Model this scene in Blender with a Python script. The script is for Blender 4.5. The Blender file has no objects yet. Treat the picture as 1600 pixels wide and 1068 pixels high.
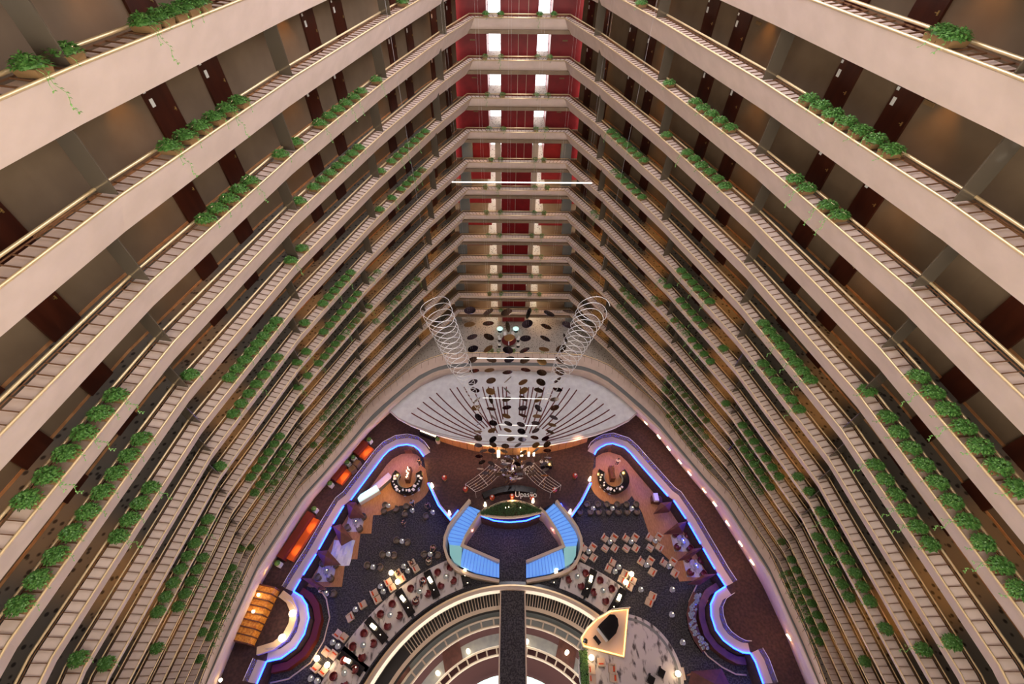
import bpy, bmesh, math, random
from mathutils import Vector, Matrix
from mathutils.geometry import tessellate_polygon
random.seed(7)
PI = math.pi
C = bpy.context.scene.collection
SC = bpy.context.scene

# ---------------------------------------------------------------- camera, world, light, exposure
HC = 53.0                      # camera height above the lounge floor
FPX = 693.0; PHI = math.atan(693 / 624); SPH, CPH = math.sin(PHI), math.cos(PHI)
ROLL = math.radians(0.5); CA, SA = math.cos(ROLL), math.sin(ROLL); XC, YC, CX = 795.0, 534.0, -0.65
cam = bpy.data.cameras.new('camera'); cam.lens = FPX / 1600 * 36; cam.sensor_width = 36
cam.shift_x = 5 / 1600; cam.clip_start = 0.05; cam.clip_end = 400
camo = bpy.data.objects.new('camera', cam); C.objects.link(camo)
camo.matrix_world = Matrix.Translation((CX, 0, HC)) @ Matrix.Rotation(PI / 2 - PHI, 4, 'X') @ Matrix.Rotation(ROLL, 4, 'Z')
SC.camera = camo
w = bpy.data.worlds.new('world'); SC.world = w; w.use_nodes = True
w.node_tree.nodes['Background'].inputs[0].default_value = (1.0, 0.925, 0.80, 1)
w.node_tree.nodes['Background'].inputs[1].default_value = 9.3
def area(name, loc, rot, sx, sy, power, col):
    l = bpy.data.lights.new(name, 'AREA'); l.shape = 'RECTANGLE'; l.size = sx; l.size_y = sy; l.energy = power; l.color = col
    o = bpy.data.objects.new(name, l); C.objects.link(o); o.location = loc; o.rotation_euler = rot; return o
# the glazed roof over the atrium
area('skylight', (4, 28, HC + 2.5), (0, 0, 0), 11, 31, 7800, (0.97, 0.93, 1.0))
# portal at an unseen south opening, added to light the upper fascias
po = area('south_light_portal', (0, -8.3, HC - 3.3), (PI / 2, 0, 0), 30, 11.5, 1, (1, 1, 1)); po.data.cycles.is_portal = True
SC.view_settings.view_transform = 'Standard'; SC.view_settings.look = 'None'
SC.view_settings.gamma = 1; SC.view_settings.use_curve_mapping = False
SC.view_settings.exposure = 0.0

def pt(px, py, z):
    """point of the place at height z seen at this pixel of the photograph"""
    h = HC - z; dx, dy = px - XC, py - YC
    xp = dx * CA + dy * SA; yp = -dx * SA + dy * CA
    d = FPX * SPH + yp * CPH; F = FPX * CPH - yp * SPH
    return Vector((xp / d * h + CX, F / d * h, z))
def pts(l, z): return [pt(x, y, z) for x, y in l]

# ---------------------------------------------------------------- materials
def mat(name, col, rough=0.6, metal=0.0, emit=None, es=0.0, spec=None, alpha=1.0, trans=0.0):
    m = bpy.data.materials.new(name); m.use_nodes = True
    b = m.node_tree.nodes['Principled BSDF']
    b.inputs['Base Color'].default_value = (*col, 1); b.inputs['Roughness'].default_value = rough
    b.inputs['Metallic'].default_value = metal
    if spec is not None: b.inputs['Specular IOR Level'].default_value = spec
    if emit: b.inputs['Emission Color'].default_value = (*emit, 1); b.inputs['Emission Strength'].default_value = es
    if alpha < 1: b.inputs['Alpha'].default_value = alpha
    if trans: b.inputs['Transmission Weight'].default_value = trans
    return m
def noisy(name, c1, c2, scale=8, rough=0.8, detail=4, lo=0.35, hi=0.65, kind='noise', stretch=None, metal=0, emit=0):
    m = mat(name, c1, rough, metal); nt = m.node_tree; N = nt.nodes; L = nt.links; b = N['Principled BSDF']
    tc = N.new('ShaderNodeTexCoord'); mp = N.new('ShaderNodeMapping'); L.new(tc.outputs['Object'], mp.inputs[0])
    if stretch: mp.inputs['Scale'].default_value = stretch
    if kind == 'noise':
        t = N.new('ShaderNodeTexNoise'); t.inputs['Scale'].default_value = scale; t.inputs['Detail'].default_value = detail; out = t.outputs['Fac']
    else:
        t = N.new('ShaderNodeTexVoronoi'); t.inputs['Scale'].default_value = scale; out = t.outputs['Distance']
    L.new(mp.outputs[0], t.inputs['Vector'])
    r = N.new('ShaderNodeValToRGB'); r.color_ramp.elements[0].position = lo; r.color_ramp.elements[1].position = hi
    r.color_ramp.elements[0].color = (*c1, 1); r.color_ramp.elements[1].color = (*c2, 1)
    L.new(out, r.inputs[0]); L.new(r.outputs[0], b.inputs['Base Color'])
    if emit: L.new(r.outputs[0], b.inputs['Emission Color']); b.inputs['Emission Strength'].default_value = emit
    return m
M = {}
M['fascia'] = noisy('painted_plaster', (0.59, 0.47, 0.40), (0.65, 0.52, 0.45), 1.2, 0.75)
M['ledge'] = noisy('ledge_plaster', (0.60, 0.45, 0.415), (0.68, 0.52, 0.48), 1.7, 0.8)
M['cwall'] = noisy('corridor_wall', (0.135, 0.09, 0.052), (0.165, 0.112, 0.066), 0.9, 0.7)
M['red'] = noisy('red_wall', (0.20, 0.008, 0.012), (0.25, 0.010, 0.014), 1.5, 0.45)
M['gold'] = mat('brass_rail', (0.80, 0.62, 0.36), 0.32, 0.55)
M['rod'] = mat('bronze_rod', (0.16, 0.075, 0.035), 0.5, 0.3)
M['door'] = noisy('dark_door_wood', (0.035, 0.007, 0.003), (0.055, 0.012, 0.005), 3, 0.35, stretch=(1, 1, 0.2))
M['white'] = mat('white_plate', (0.75, 0.75, 0.72), 0.5)
M['brass'] = mat('brass', (0.7, 0.5, 0.2), 0.3, 0.9)
M['carpet'] = noisy('spotted_carpet', (0.045, 0.035, 0.03), (0.44, 0.41, 0.37), 4.6, 0.9, lo=0.20, hi=0.30, kind='vor')
M['carpet_shaded'] = noisy('shaded_corridor_carpet', (0.02, 0.015, 0.012), (0.15, 0.13, 0.105), 3.4, 0.9, lo=0.20, hi=0.34, kind='vor')  # same spotted carpet, with the corridor shade put into its colour
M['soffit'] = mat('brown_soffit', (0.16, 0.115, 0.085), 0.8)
M['nose'] = mat('stair_nosing', (0.10, 0.24, 0.5), 0.5, emit=(0.10, 0.36, 0.9), es=0.3)
M['stone'] = noisy('pale_stone_floor', (0.30, 0.30, 0.31), (0.38, 0.37, 0.37), 1.5, 0.5)
M['fin'] = mat('smoked_glass', (0.10, 0.08, 0.058), 0.12, 0.2, spec=0.6)
M['glass'] = mat('clear_glass', (0.5, 0.52, 0.55), 0.6, 0, spec=0.0, alpha=0.10)
M['leaf'] = noisy('leaf', (0.035, 0.125, 0.02), (0.12, 0.27, 0.06), 9, 0.45)
M['leaf2'] = noisy('vine_leaf', (0.09, 0.24, 0.04), (0.17, 0.38, 0.09), 9, 0.45)
M['trough'] = mat('planter_trough', (0.22, 0.13, 0.055), 0.5, 0.2)
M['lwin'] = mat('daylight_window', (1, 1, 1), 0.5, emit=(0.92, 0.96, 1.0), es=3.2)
M['dark'] = noisy('lounge_carpet', (0.022, 0.022, 0.030), (0.085, 0.080, 0.092), 7, 0.95, lo=0.42, hi=0.62)
M['brown'] = noisy('lobby_carpet', (0.032, 0.018, 0.024), (0.068, 0.034, 0.040), 4, 0.95)
M['led'] = mat('blue_light_tube', (0, 0.2, 1), 0.5, emit=(0.008, 0.032, 1.0), es=24)
M['ledge2'] = mat('pale_coping', (0.50, 0.44, 0.46), 0.6)
M['canopy'] = noisy('canopy_roof', (0.70, 0.73, 0.80), (0.80, 0.84, 0.90), 1.4, 0.7)
M['rib'] = mat('canopy_rib_paint', (0.13, 0.02, 0.022), 0.6)
M['step'] = mat('lit_stair_tread', (0.18, 0.42, 0.85), 0.4, emit=(0.08, 0.30, 1.0), es=0.55)
M['land'] = mat('lit_stair_landing', (0.35, 0.70, 0.70), 0.4, emit=(0.16, 0.55, 0.60), es=0.28)
M['cream'] = mat('cream_coping', (0.58, 0.47, 0.37), 0.5)
M['wood'] = noisy('timber_floor', (0.36, 0.16, 0.06), (0.52, 0.26, 0.11), 5, 0.45, stretch=(4, 0.5, 1))
M['marble'] = noisy('white_marble', (0.10, 0.085, 0.09), (0.60, 0.56, 0.56), 1.3, 0.25, detail=9, lo=0.34, hi=0.46, stretch=(1.6, 0.7, 1))
M['grey'] = mat('grey_stone', (0.20, 0.21, 0.21), 0.6)
M['black'] = mat('black_lacquer', (0.006, 0.006, 0.008), 0.15)
M['seatc'] = mat('cream_upholstery', (0.58, 0.47, 0.38), 0.8)
M['orange'] = mat('orange_cushion', (0.62, 0.07, 0.012), 0.7)
M['tub'] = mat('taupe_leather', (0.15, 0.115, 0.095), 0.5)
M['tubin'] = mat('taupe_seat', (0.20, 0.16, 0.135), 0.6)
M['wine'] = mat('wine_leather', (0.12, 0.012, 0.014), 0.3)
M['winein'] = mat('wine_seat', (0.20, 0.03, 0.032), 0.35)
M['tglass'] = mat('table_glass', (0.45, 0.52, 0.55), 0.05, 0.4)
M['flame'] = mat('candle_glow', (1, 0.8, 0.5), 0.5, emit=(1.0, 0.72, 0.38), es=14)
M['amber'] = mat('amber_glow', (1, 0.6, 0.2), 0.5, emit=(1.0, 0.48, 0.10), es=6)
M['warmw'] = mat('warm_glow', (1, 0.9, 0.7), 0.5, emit=(1.0, 0.80, 0.50), es=7)
M['tubel'] = mat('white_light_tube', (1, 1, 1), 0.5, emit=(1.0, 0.95, 0.86), es=1.0)
M['booth'] = noisy('booth_timber', (0.09, 0.028, 0.022), (0.14, 0.045, 0.035), 2, 0.5)
M['osofa'] = mat('orange_glow_velvet', (0.75, 0.12, 0.012), 0.7)  # orange fabric strengthened, with the bench's lit glow put into its colour
M['rsofa'] = mat('rust_velvet', (0.16, 0.018, 0.006), 0.7)
M['disc'] = mat('bronze_mirror_disc', (0.16, 0.11, 0.08), 0.10, 0.95)
M['disc2'] = mat('dark_mirror_disc', (0.07, 0.055, 0.08), 0.08, 0.95)
M['disc3'] = mat('gold_disc', (0.28, 0.16, 0.06), 0.3, 0.8)
M['wire'] = mat('steel_wire', (0.75, 0.75, 0.77), 0.35, 0.5)
M['skin'] = mat('skin', (0.55, 0.32, 0.22), 0.6)
M['hair'] = mat('dark_hair', (0.02, 0.014, 0.01), 0.6)
M['shirtb'] = mat('pale_blue_shirt', (0.45, 0.55, 0.75), 0.8)
M['shirtp'] = mat('pink_shirt', (0.65, 0.30, 0.34), 0.8)
M['shirtw'] = mat('white_shirt', (0.70, 0.70, 0.70), 0.8)
M['shirtk'] = mat('black_suit', (0.02, 0.02, 0.024), 0.8)
M['trous'] = mat('dark_trousers', (0.03, 0.03, 0.045), 0.8)
M['redlan'] = mat('red_lantern', (0.40, 0.05, 0.02), 0.25)
M['white2'] = mat('white_lacquer', (0.8, 0.8, 0.8), 0.4)
M['case'] = mat('lit_display_glass', (0.6, 0.9, 0.85), 0.2, emit=(0.62, 0.95, 0.85), es=0.9)
M['amberp'] = noisy('amber_panel', (0.55, 0.16, 0.02), (0.85, 0.42, 0.08), 5, 0.4, emit=0.05)
M['soil'] = mat('potting_soil', (0.03, 0.02, 0.012), 0.9)
M['ceil'] = mat('dark_pit', (0.035, 0.032, 0.032), 0.8)
M['pitred'] = mat('dark_red_carpet', (0.05, 0.014, 0.014), 0.9)

# ---------------------------------------------------------------- helpers
class MB:
    def __init__(s): s.v = []; s.f = []; s.m = []; s.cur = 0
    def add(s, vs, fs):
        o = len(s.v); s.v += [tuple(x) for x in vs]; s.f += [tuple(i + o for i in f) for f in fs]; s.m += [s.cur] * len(fs)
    def box(s, c, size, rz=0, M4=None, taper=1.0):
        x, y, z = size[0] / 2, size[1] / 2, size[2] / 2; cr, sr = math.cos(rz), math.sin(rz); vs = []
        for dz in (-z, z):
            k = 1 if dz < 0 else taper
            for dx, dy in ((-x, -y), (x, -y), (x, y), (-x, y)):
                dx *= k; dy *= k; p = Vector((c[0] + dx * cr - dy * sr, c[1] + dx * sr + dy * cr, c[2] + dz)); vs.append(M4 @ p if M4 else p)
        s.add(vs, [(0, 3, 2, 1), (4, 5, 6, 7), (0, 1, 5, 4), (1, 2, 6, 5), (2, 3, 7, 6), (3, 0, 4, 7)])
    def tube(s, path, r, n=6, closed=False):
        path = [Vector(p) for p in path]; k = len(path); vs = []
        for i, p in enumerate(path):
            a = path[i - 1] if (i > 0 or closed) else p; b = path[(i + 1) % k] if (i < k - 1 or closed) else p
            t = (b - a).normalized(); up = Vector((0, 0, 1)) if abs(t.z) < 0.9 else Vector((1, 0, 0))
            u = t.cross(up).normalized(); v2 = u.cross(t)
            rr = r[i] if isinstance(r, (list, tuple)) else r
            for j in range(n):
                q = 2 * PI * j / n; vs.append(p + u * math.cos(q) * rr + v2 * math.sin(q) * rr)
        fs = []
        for i in range(k if closed else k - 1):
            for j in range(n):
                a0, b0 = i * n, ((i + 1) % k) * n; fs.append((a0 + j, a0 + (j + 1) % n, b0 + (j + 1) % n, b0 + j))
        if not closed: fs += [tuple(range(n))[::-1], tuple((k - 1) * n + j for j in range(n))]
        s.add(vs, fs)
    def lathe(s, prof, c=(0, 0, 0), n=16, a0=0.0, a1=2 * PI):
        full = abs(a1 - a0 - 2 * PI) < 1e-6; cols = n if full else n + 1; vs = []
        for i in range(cols):
            a = a0 + (a1 - a0) * i / n
            for r, z in prof: vs.append((c[0] + r * math.cos(a), c[1] + r * math.sin(a), c[2] + z))
        k = len(prof); fs = []
        for i in range(n):
            p, q = i * k, ((i + 1) % cols) * k
            for j in range(k - 1): fs.append((p + j, q + j, q + j + 1, p + j + 1))
        s.add(vs, fs)
    def prism(s, poly, z0, z1):
        n = len(poly); ar = sum(poly[i][0] * poly[(i + 1) % n][1] - poly[(i + 1) % n][0] * poly[i][1] for i in range(n))
        if ar < 0: poly = poly[::-1]
        vs = [(p[0], p[1], z0) for p in poly] + [(p[0], p[1], z1) for p in poly]
        tr = tessellate_polygon([[Vector((p[0], p[1], 0)) for p in poly]])
        fs = []
        for t in tr:
            a, b, c = [Vector((poly[i][0], poly[i][1], 0)) for i in t]
            if (b - a).cross(c - a).z < 0: t = t[::-1]
            fs.append(tuple(i + n for i in t)); fs.append(tuple(t)[::-1])
        for i in range(n): j = (i + 1) % n; fs.append((i, j, n + j, n + i))
        s.add(vs, fs)
    def loft(s, rows, closed=False, flip=False):
        k = len(rows[0]); vs = [p for r in rows for p in r]; fs = []
        for i in range(len(rows) - 1):
            for j in range(k if closed else k - 1):
                a, b = i * k + j, i * k + (j + 1) % k; q = (a, b, b + k, a + k); fs.append(q[::-1] if flip else q)
        s.add(vs, fs)
        return k
    def obj(s, name, mats, parent=None, smooth=False, loc=None):
        me = bpy.data.meshes.new(name); me.from_pydata(s.v, [], s.f)
        for m in (mats if isinstance(mats, list) else [mats]): me.materials.append(M[m] if isinstance(m, str) else m)
        if any(s.m): me.polygons.foreach_set('material_index', s.m)
        if smooth: me.polygons.foreach_set('use_smooth', [True] * len(me.polygons))
        me.update(); o = bpy.data.objects.new(name, me); C.objects.link(o)
        if parent: o.parent = parent
        if loc: o.location = loc
        return o
def tag(o, label, cat, group=None, kind=None):
    o['label'] = label; o['category'] = cat
    if group: o['group'] = group
    if kind: o['kind'] = kind
    return o
def thing(name, label, cat, loc=(0, 0, 0), rz=0, group=None):
    o = bpy.data.objects.new(name, None); C.objects.link(o); o.location = loc; o.rotation_euler = (0, 0, rz); o.empty_display_size = 0.2
    return tag(o, label, cat, group)
def struct(o): o['kind'] = 'structure'; return o
def dup(root, loc, rz, label=None, group=None):
    r = root.copy(); C.objects.link(r); r.location = loc; r.rotation_euler = (0, 0, rz)
    if label: r['label'] = label
    if group: r['group'] = group
    for ch in root.children:
        c = ch.copy(); C.objects.link(c); c.parent = r
        for g in ch.children: d = g.copy(); C.objects.link(d); d.parent = c
    return r
ORD = ['first', 'second', 'third', 'fourth', 'fifth', 'sixth', 'seventh', 'eighth', 'ninth', 'tenth', 'eleventh', 'twelfth', 'thirteenth', 'fourteenth', 'fifteenth', 'sixteenth', 'seventeenth', 'eighteenth', 'nineteenth', 'twentieth', 'twenty-first', 'twenty-second', 'twenty-third', 'twenty-fourth', 'twenty-fifth', 'twenty-sixth', 'twenty-seventh', 'twenty-eighth', 'twenty-ninth', 'thirtieth']
def point_light(name, loc, power, col, r=0.1):
    l = bpy.data.lights.new(name, 'POINT'); l.energy = power; l.color = col; l.shadow_soft_size = r
    o = bpy.data.objects.new(name, l); C.objects.link(o); o.location = loc; return o
def spot_light(name, loc, power, col, ang=2.4):
    l = bpy.data.lights.new(name, 'SPOT'); l.energy = power; l.color = col; l.spot_size = ang; l.spot_blend = 0.8; l.shadow_soft_size = 0.08
    o = bpy.data.objects.new(name, l); C.objects.link(o); o.location = loc; return o

# ---------------------------------------------------------------- plan of the galleries
COEF = {(0, 0): 12.6764, (0, 1): 10.1862, (0, 2): 0.0449, (1, 0): -0.7355, (1, 1): 6.7287, (1, 2): 0.1371, (2, 0): -10.8452, (2, 1): -19.8185, (2, 2): 1.7851, (3, 0): 3.6925, (3, 1): 6.6663, (3, 2): -1.3357}
def gx(n, F): return sum(c * (F / 40) ** i * (n / 10) ** j for (i, j), c in COEF.items())
LH = 3.0; YE = 43.2
def zr(n): return HC - (3.02 + n) * LH          # height of the outer rail of tier n
def kinks(n): return [YE, 38.2 - .12 * n, 28.9 - .22 * n if n < 7 else 27.0 + .2 * (n - 7), 19.5, 10.6 + .13 * n, 2.0, -8.0]
def gpath(n):
    ks = kinks(n); L = [(-gx(n, k) + (0.25 if i == 0 else 0), k) for i, k in enumerate(ks)]
    return [Vector((x, y, 0)) for x, y in L[::-1]] + [Vector((-x, y, 0)) for x, y in L]
def normals(P):
    out = []
    for i in range(len(P)):
        ns = []
        for a, b in ((i - 1, i), (i, i + 1)):
            if 0 <= a and b < len(P):
                t = (P[b] - P[a]).normalized(); ns.append(Vector((-t.y, t.x, 0)))   # left of travel = away from the void
        m = sum(ns, Vector()).normalized(); out.append(m / max(0.4, m.dot(ns[0])))
    return out
def off(P, N, d, z): return [Vector((p.x + q.x * d, p.y + q.y * d, z)) for p, q in zip(P, N)]
PARTS = (('left', 0, 7), ('far', 6, 8), ('right', 7, 14))
LV = range(-3, 12)
tiername = lambda n: ORD[n + 3]
paths = {n: gpath(n) for n in range(-4, 13)}
norms = {n: normals(paths[n]) for n in paths}
for n in LV:
    P, N, z = paths[n], norms[n], zr(n)
    for side, a, b in PARTS:
        Ps, Ns = P[a:b], N[a:b]
        prof = [(0.03, -0.05), (0.74, -1.2), (4.6, -1.2), (4.6, -0.92), (0.64, -0.92), (0.60, -0.03)]
        mb = MB(); rows = [[Vector((p.x + q.x * d, p.y + q.y * d, z + dz)) for d, dz in prof] for p, q in zip(Ps, Ns)]
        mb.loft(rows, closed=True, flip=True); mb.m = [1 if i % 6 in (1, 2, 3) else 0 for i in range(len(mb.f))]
        for r, fl in ((rows[0], True), (rows[-1], False)):
            f = tuple(range(6)); mb.add(r, [f if fl else f[::-1]])
        struct(mb.obj('wall_%s' % side, ['fascia', 'soffit']))
        mb = MB(); mb.loft([off(Ps, Ns, 0.64, z - .905), off(Ps, Ns, 2.4 if side != 'far' else 6.0, z - .905)]); struct(mb.obj('floor', 'carpet_shaded' if side != 'far' else 'carpet'))
        if side != 'far':
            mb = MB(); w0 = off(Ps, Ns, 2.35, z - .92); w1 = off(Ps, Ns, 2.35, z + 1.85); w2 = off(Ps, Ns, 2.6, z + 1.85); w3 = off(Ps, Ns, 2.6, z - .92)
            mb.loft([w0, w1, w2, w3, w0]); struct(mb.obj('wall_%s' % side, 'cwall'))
            mb = MB(); mb.loft([off(Ps, Ns, 2.33, z - .9), off(Ps, Ns, 2.33, z - .80), off(Ps, Ns, 2.36, z - .80)]); struct(mb.obj('baseboard_%s' % side, 'wood'))
mb = MB(); mb.box((0, -8.4, (HC - 9) / 2), (60, .4, HC - 9)); struct(mb.obj('wall_near', 'fascia'))
mb = MB(); mb.box((0, 20.5, HC + 2.9), (52, 60, .5)); struct(mb.obj('ceiling', 'fascia'))
# tier 12: the terrace floor over the lobby
ZT = zr(12) - .92
for side, a, b in PARTS:
    if side == 'far': continue
    Ps, Ns = paths[12][a:b], norms[12][a:b]
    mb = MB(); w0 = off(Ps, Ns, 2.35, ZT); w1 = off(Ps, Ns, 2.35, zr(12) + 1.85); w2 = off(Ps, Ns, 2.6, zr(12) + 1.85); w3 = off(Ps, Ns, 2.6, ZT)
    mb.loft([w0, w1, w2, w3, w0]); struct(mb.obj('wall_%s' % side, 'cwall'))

# ---------------------------------------------------------------- gallery railings
def resample(A, B, step):
    out = []
    L = (B - A).length; k = max(1, int(L / step))
    return [A.lerp(B, (i + .5) / k) for i in range(k)]
for n in LV:
    P, N, z = paths[n], norms[n], zr(n)
    for side, a, b in PARTS:
        Ps, Ns = P[a:b], N[a:b]
        sd = {'left': 'left side gallery', 'right': 'right side gallery', 'far': 'far end gallery'}[side]
        t = thing('balcony_railing', 'brass railing with crossbars over the ledge of the %s, %s tier down' % (sd, tiername(n)), 'railing', (0, 0, 0), 0, 'gallery railings')
        mb = MB(); mb.tube(off(Ps, Ns, 0.0, z), 0.04 if n < 4 else .032, 8); mb.obj('outer_rail', 'gold', t, True)
        mb = MB(); mb.tube(off(Ps, Ns, 0.66, z + .12), 0.045 if n < 4 else .032, 8); mb.obj('handrail', 'gold', t, True)
        if n >= -2:
            mb = MB(); o0 = off(Ps, Ns, 0.0, z - .01); o1 = off(Ps, Ns, 0.62, z + .03); prev = None
            for i in range(len(Ps) - 1):
                L = (o0[i + 1] - o0[i]).length; k = max(1, int(L / 0.35))
                for j in range(k):
                    u = (j + .5) / k; A = o0[i].lerp(o0[i + 1], u); B = o1[i].lerp(o1[i + 1], u)
                    tt = (o0[i + 1] - o0[i]).normalized() * .011; up = Vector((0, 0, .018)); q = len(mb.v)
                    mb.add([A - tt - up, A + tt - up, B + tt - up, B - tt - up, A - tt + up, A + tt + up, B + tt + up, B - tt + up],
                           [(0, 1, 2, 3), (7, 6, 5, 4), (0, 4, 5, 1), (1, 5, 6, 2), (3, 7, 4, 0)])
                    if prev is not None: mb.f += [(prev + 2, prev + 6, q + 7, q + 3)]; mb.m += [0]
                    prev = q
            mb.obj('ladder_grille', 'rod', t)
# smoked glass fins across the ledge at every bend of the side galleries
FK = ['near', 'middle', 'far', 'farthest']
for n in range(-3, 12):
    P, N, z = paths[n], norms[n], zr(n)
    for side, idx in (('left', (2, 3, 4, 5)), ('right', (11, 10, 9, 8))):
        for j, i in enumerate(idx):
            p, q = P[i], N[i].normalized(); tt = Vector((-q.y, q.x, 0)) * .02; mb = MB()
            sec = [(.08, .01), (.08, 2.84), (.72, 1.80), (.72, .02)]
            vs = [Vector((p.x + q.x * d, p.y + q.y * d, z + dz)) for d, dz in sec]
            k = len(vs); mb.add([v + tt for v in vs] + [v - tt for v in vs], [tuple(range(k)), tuple(range(k, 2 * k))[::-1]] + [(a, a + k, (a + 1) % k + k, (a + 1) % k) for a in range(k)])
            tag(mb.obj('glass_fin', 'fin'), 'smoked glass fin standing on the %s gallery ledge, %s tier down, %s bend' % (side, tiername(n), FK[j]), 'glass panel', 'glass fins between gallery bays')
# room doors, plaques and corridor lights on the side galleries
door_no = 0
def frame_on(n, side, s_i, u, d, z):
    """matrix of a frame on the corridor wall: x along the wall, y away from the void"""
    P, N = paths[n], norms[n]
    A, B = (P[s_i], P[s_i + 1]); NA, NB = N[s_i], N[s_i + 1]
    a = A + NA * d; b = B + NB * d; p = a.lerp(b, u); t = (b - a).normalized(); q = Vector((-t.y, t.x, 0))
    return Matrix(((t.x, q.x, 0, p.x), (t.y, q.y, 0, p.y), (0, 0, 1, z), (0, 0, 0, 1))), (b - a).length
def mesh_local(mb, Mx):
    mb.v = [tuple(Mx @ Vector(v)) for v in mb.v]; return mb
for n in range(-3, 12):
    z = zr(n)
    for side in ('left', 'right'):
        for seg in (range(1, 6) if side == 'left' else range(7, 12)):
            near_first = side == 'left'
            Mx, Ls = frame_on(n, side, seg, 0, 2.35, z - .905)
            if Ls < 6: continue
            spots = (1.6, 4.4)
            for k, s in enumerate(spots):
                if n > 7: break
                dist = Ls - s if near_first else s
                door_no += 1
                Mx, _ = frame_on(n, side, seg, dist / Ls, 2.35, z - .905)
                mb = MB(); mb.box((0, -.04, 1.06), (1.05, .10, 2.12)); o = struct(mesh_local(mb, Mx).obj('door_%d' % door_no, 'door'))
                mb = MB(); mb.box((0.40, -.10, .98), (.04, .03, .12)); mb.box((0.36, -.12, .98), (.10, .02, .02)); mesh_local(mb, Mx).obj('handle', 'brass', o)
                mb = MB(); mb.box((-.36, -.10, 1.42), (.13, .02, .24)); mesh_local(mb, Mx).obj('notice_card', 'white', o)
                mb = MB(); mb.box((-.45, -.095, 1.78), (.10, .02, .10)); mesh_local(mb, Mx).obj('number_plate', 'white', o)
            if n <= 6:
                Mx, _ = frame_on(n, side, seg, .5, 2.35, z - .905)
                mb = MB(); mb.box((.55, -.03, 1.75), (.36, .05, .12)); o = mesh_local(mb, Mx).obj('wall_sign', 'trough')
                tag(o, 'small pale plaque on the %s corridor wall, %s tier down, %s bay' % (side, tiername(n), ORD[(seg - 1) if side == 'left' else (11 - seg)]), 'plaque', 'corridor plaques')
            Mx, _ = frame_on(n, side, seg, .36 if near_first else .64, 1.9, z + 1.72)
            if -2 <= n:
                p = Mx @ Vector((0, 0, 0)); spot_light('corridor_downlight', p, 210 if n > 3 else 110, (1.0, .42, .08), 1.4)
                mb = MB(); mb.lathe([(0, .03), (.09, .03), (.10, .07)], (0, 0, 0), 10); o = mb.obj('ceiling_light', 'amber', loc=(p.x, p.y, p.z))
                tag(o, 'round amber downlight in the %s corridor ceiling, %s tier down, %s bay' % (side, tiername(n), ORD[(seg - 1) if side == 'left' else (11 - seg)]), 'light', 'corridor downlights')

# ---------------------------------------------------------------- far end wall: lift core, openings, windows
win_no = 0
for n in range(-3, 13):
    z0, z1 = zr(n) - .92, zr(n) + 1.82
    cx = abs(paths[n][6].x) + 2.2; yw = 46.1 if n < 5 else 47.2
    mb = MB(); mb.box((0, 46.4, (z0 + z1) / 2), (3.2, 2.2, z1 - z0)); struct(mb.obj('wall_far', 'red'))
    mb = MB()
    for x in (-.05, .75) if n < 5 else (-.05,): mb.box((x, 45.29, (z0 + z1) / 2), (.035, .03, z1 - z0))
    struct(mb.obj('trim_1', 'cream'))
    mb = MB(); mb.box((0, 45.28, z0 + .06), (3.2, .05, .12)); struct(mb.obj('baseboard_far', 'grey'))
    for s in (-1, 1):
        mb = MB(); mb.box((s * (2.85 + (cx + 1.5 - 2.85) / 2), yw + .15, (z0 + z1) / 2), (cx + 1.5 - 2.85, .25, z1 - z0)); struct(mb.obj('wall_far', 'red'))
        mb = MB(); mb.box((s * 4.1, yw, zr(n) + 1.05 - .3), (.45, .03, .10)); o = mb.obj('wall_sign', 'trough')
        tag(o, 'small plaque on the red end wall %s of the opening, %s tier down' % ('left' if s < 0 else 'right', tiername(n) if n < 12 else 'lowest'), 'plaque', 'end wall plaques')
        mb = MB(); mb.box((s * 2.95, (yw + 49.4) / 2, (z0 + z1) / 2), (.2, 49.4 - yw, z1 - z0)); struct(mb.obj('wall_far', 'red'))
        win_no += 1
        mb = MB(); mb.box((s * 2.2, 49.3, (z0 + z1) / 2 - .05), (1.4, .04, z1 - z0 - .1)); o = struct(mb.obj('window_%d' % win_no, 'lwin'))
        mb = MB(); mb.box((s * 2.2, 49.26, z0 + .62), (1.4, .06, .04)); mb.box((s * 2.82, 49.26, (z0 + z1) / 2), (.05, .06, z1 - z0)); mb.obj('window_frame', 'wire', o)
        if n >= 4:
            mb = MB(); mb.box((s * (1.95), 45.7, (z0 + z1) / 2), (.6, .5, z1 - z0)); struct(mb.obj('wall_far', 'cream'))
            mb = MB(); mb.box((s * (cx - 1.9), 45.6, (z0 + z1) / 2), (1.1, .5, z1 - z0)); struct(mb.obj('wall_far', 'grey'))
            spot_light('corridor_downlight', (s * 3.9, 44.9, z1 - .08), 110, (1, .48, .12), 2.0)
            spot_light('passage_fill', (s * 2.3, 46.9, z1 - .08), 230, (1, .88, .70), 2.3)  # added fill, stands in for window light on the passage floor
    mb = MB(); mb.box((0, 46.8, z1 + .14), (2 * cx + 3, 6.6, .28)); struct(mb.obj('ceiling', 'cwall'))
    if n < 12:
        mb = MB(); mb.box((0, 47.4, z0 - .0), (6.4, 4.2, .05)); struct(mb.obj('floor', 'carpet'))

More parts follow.
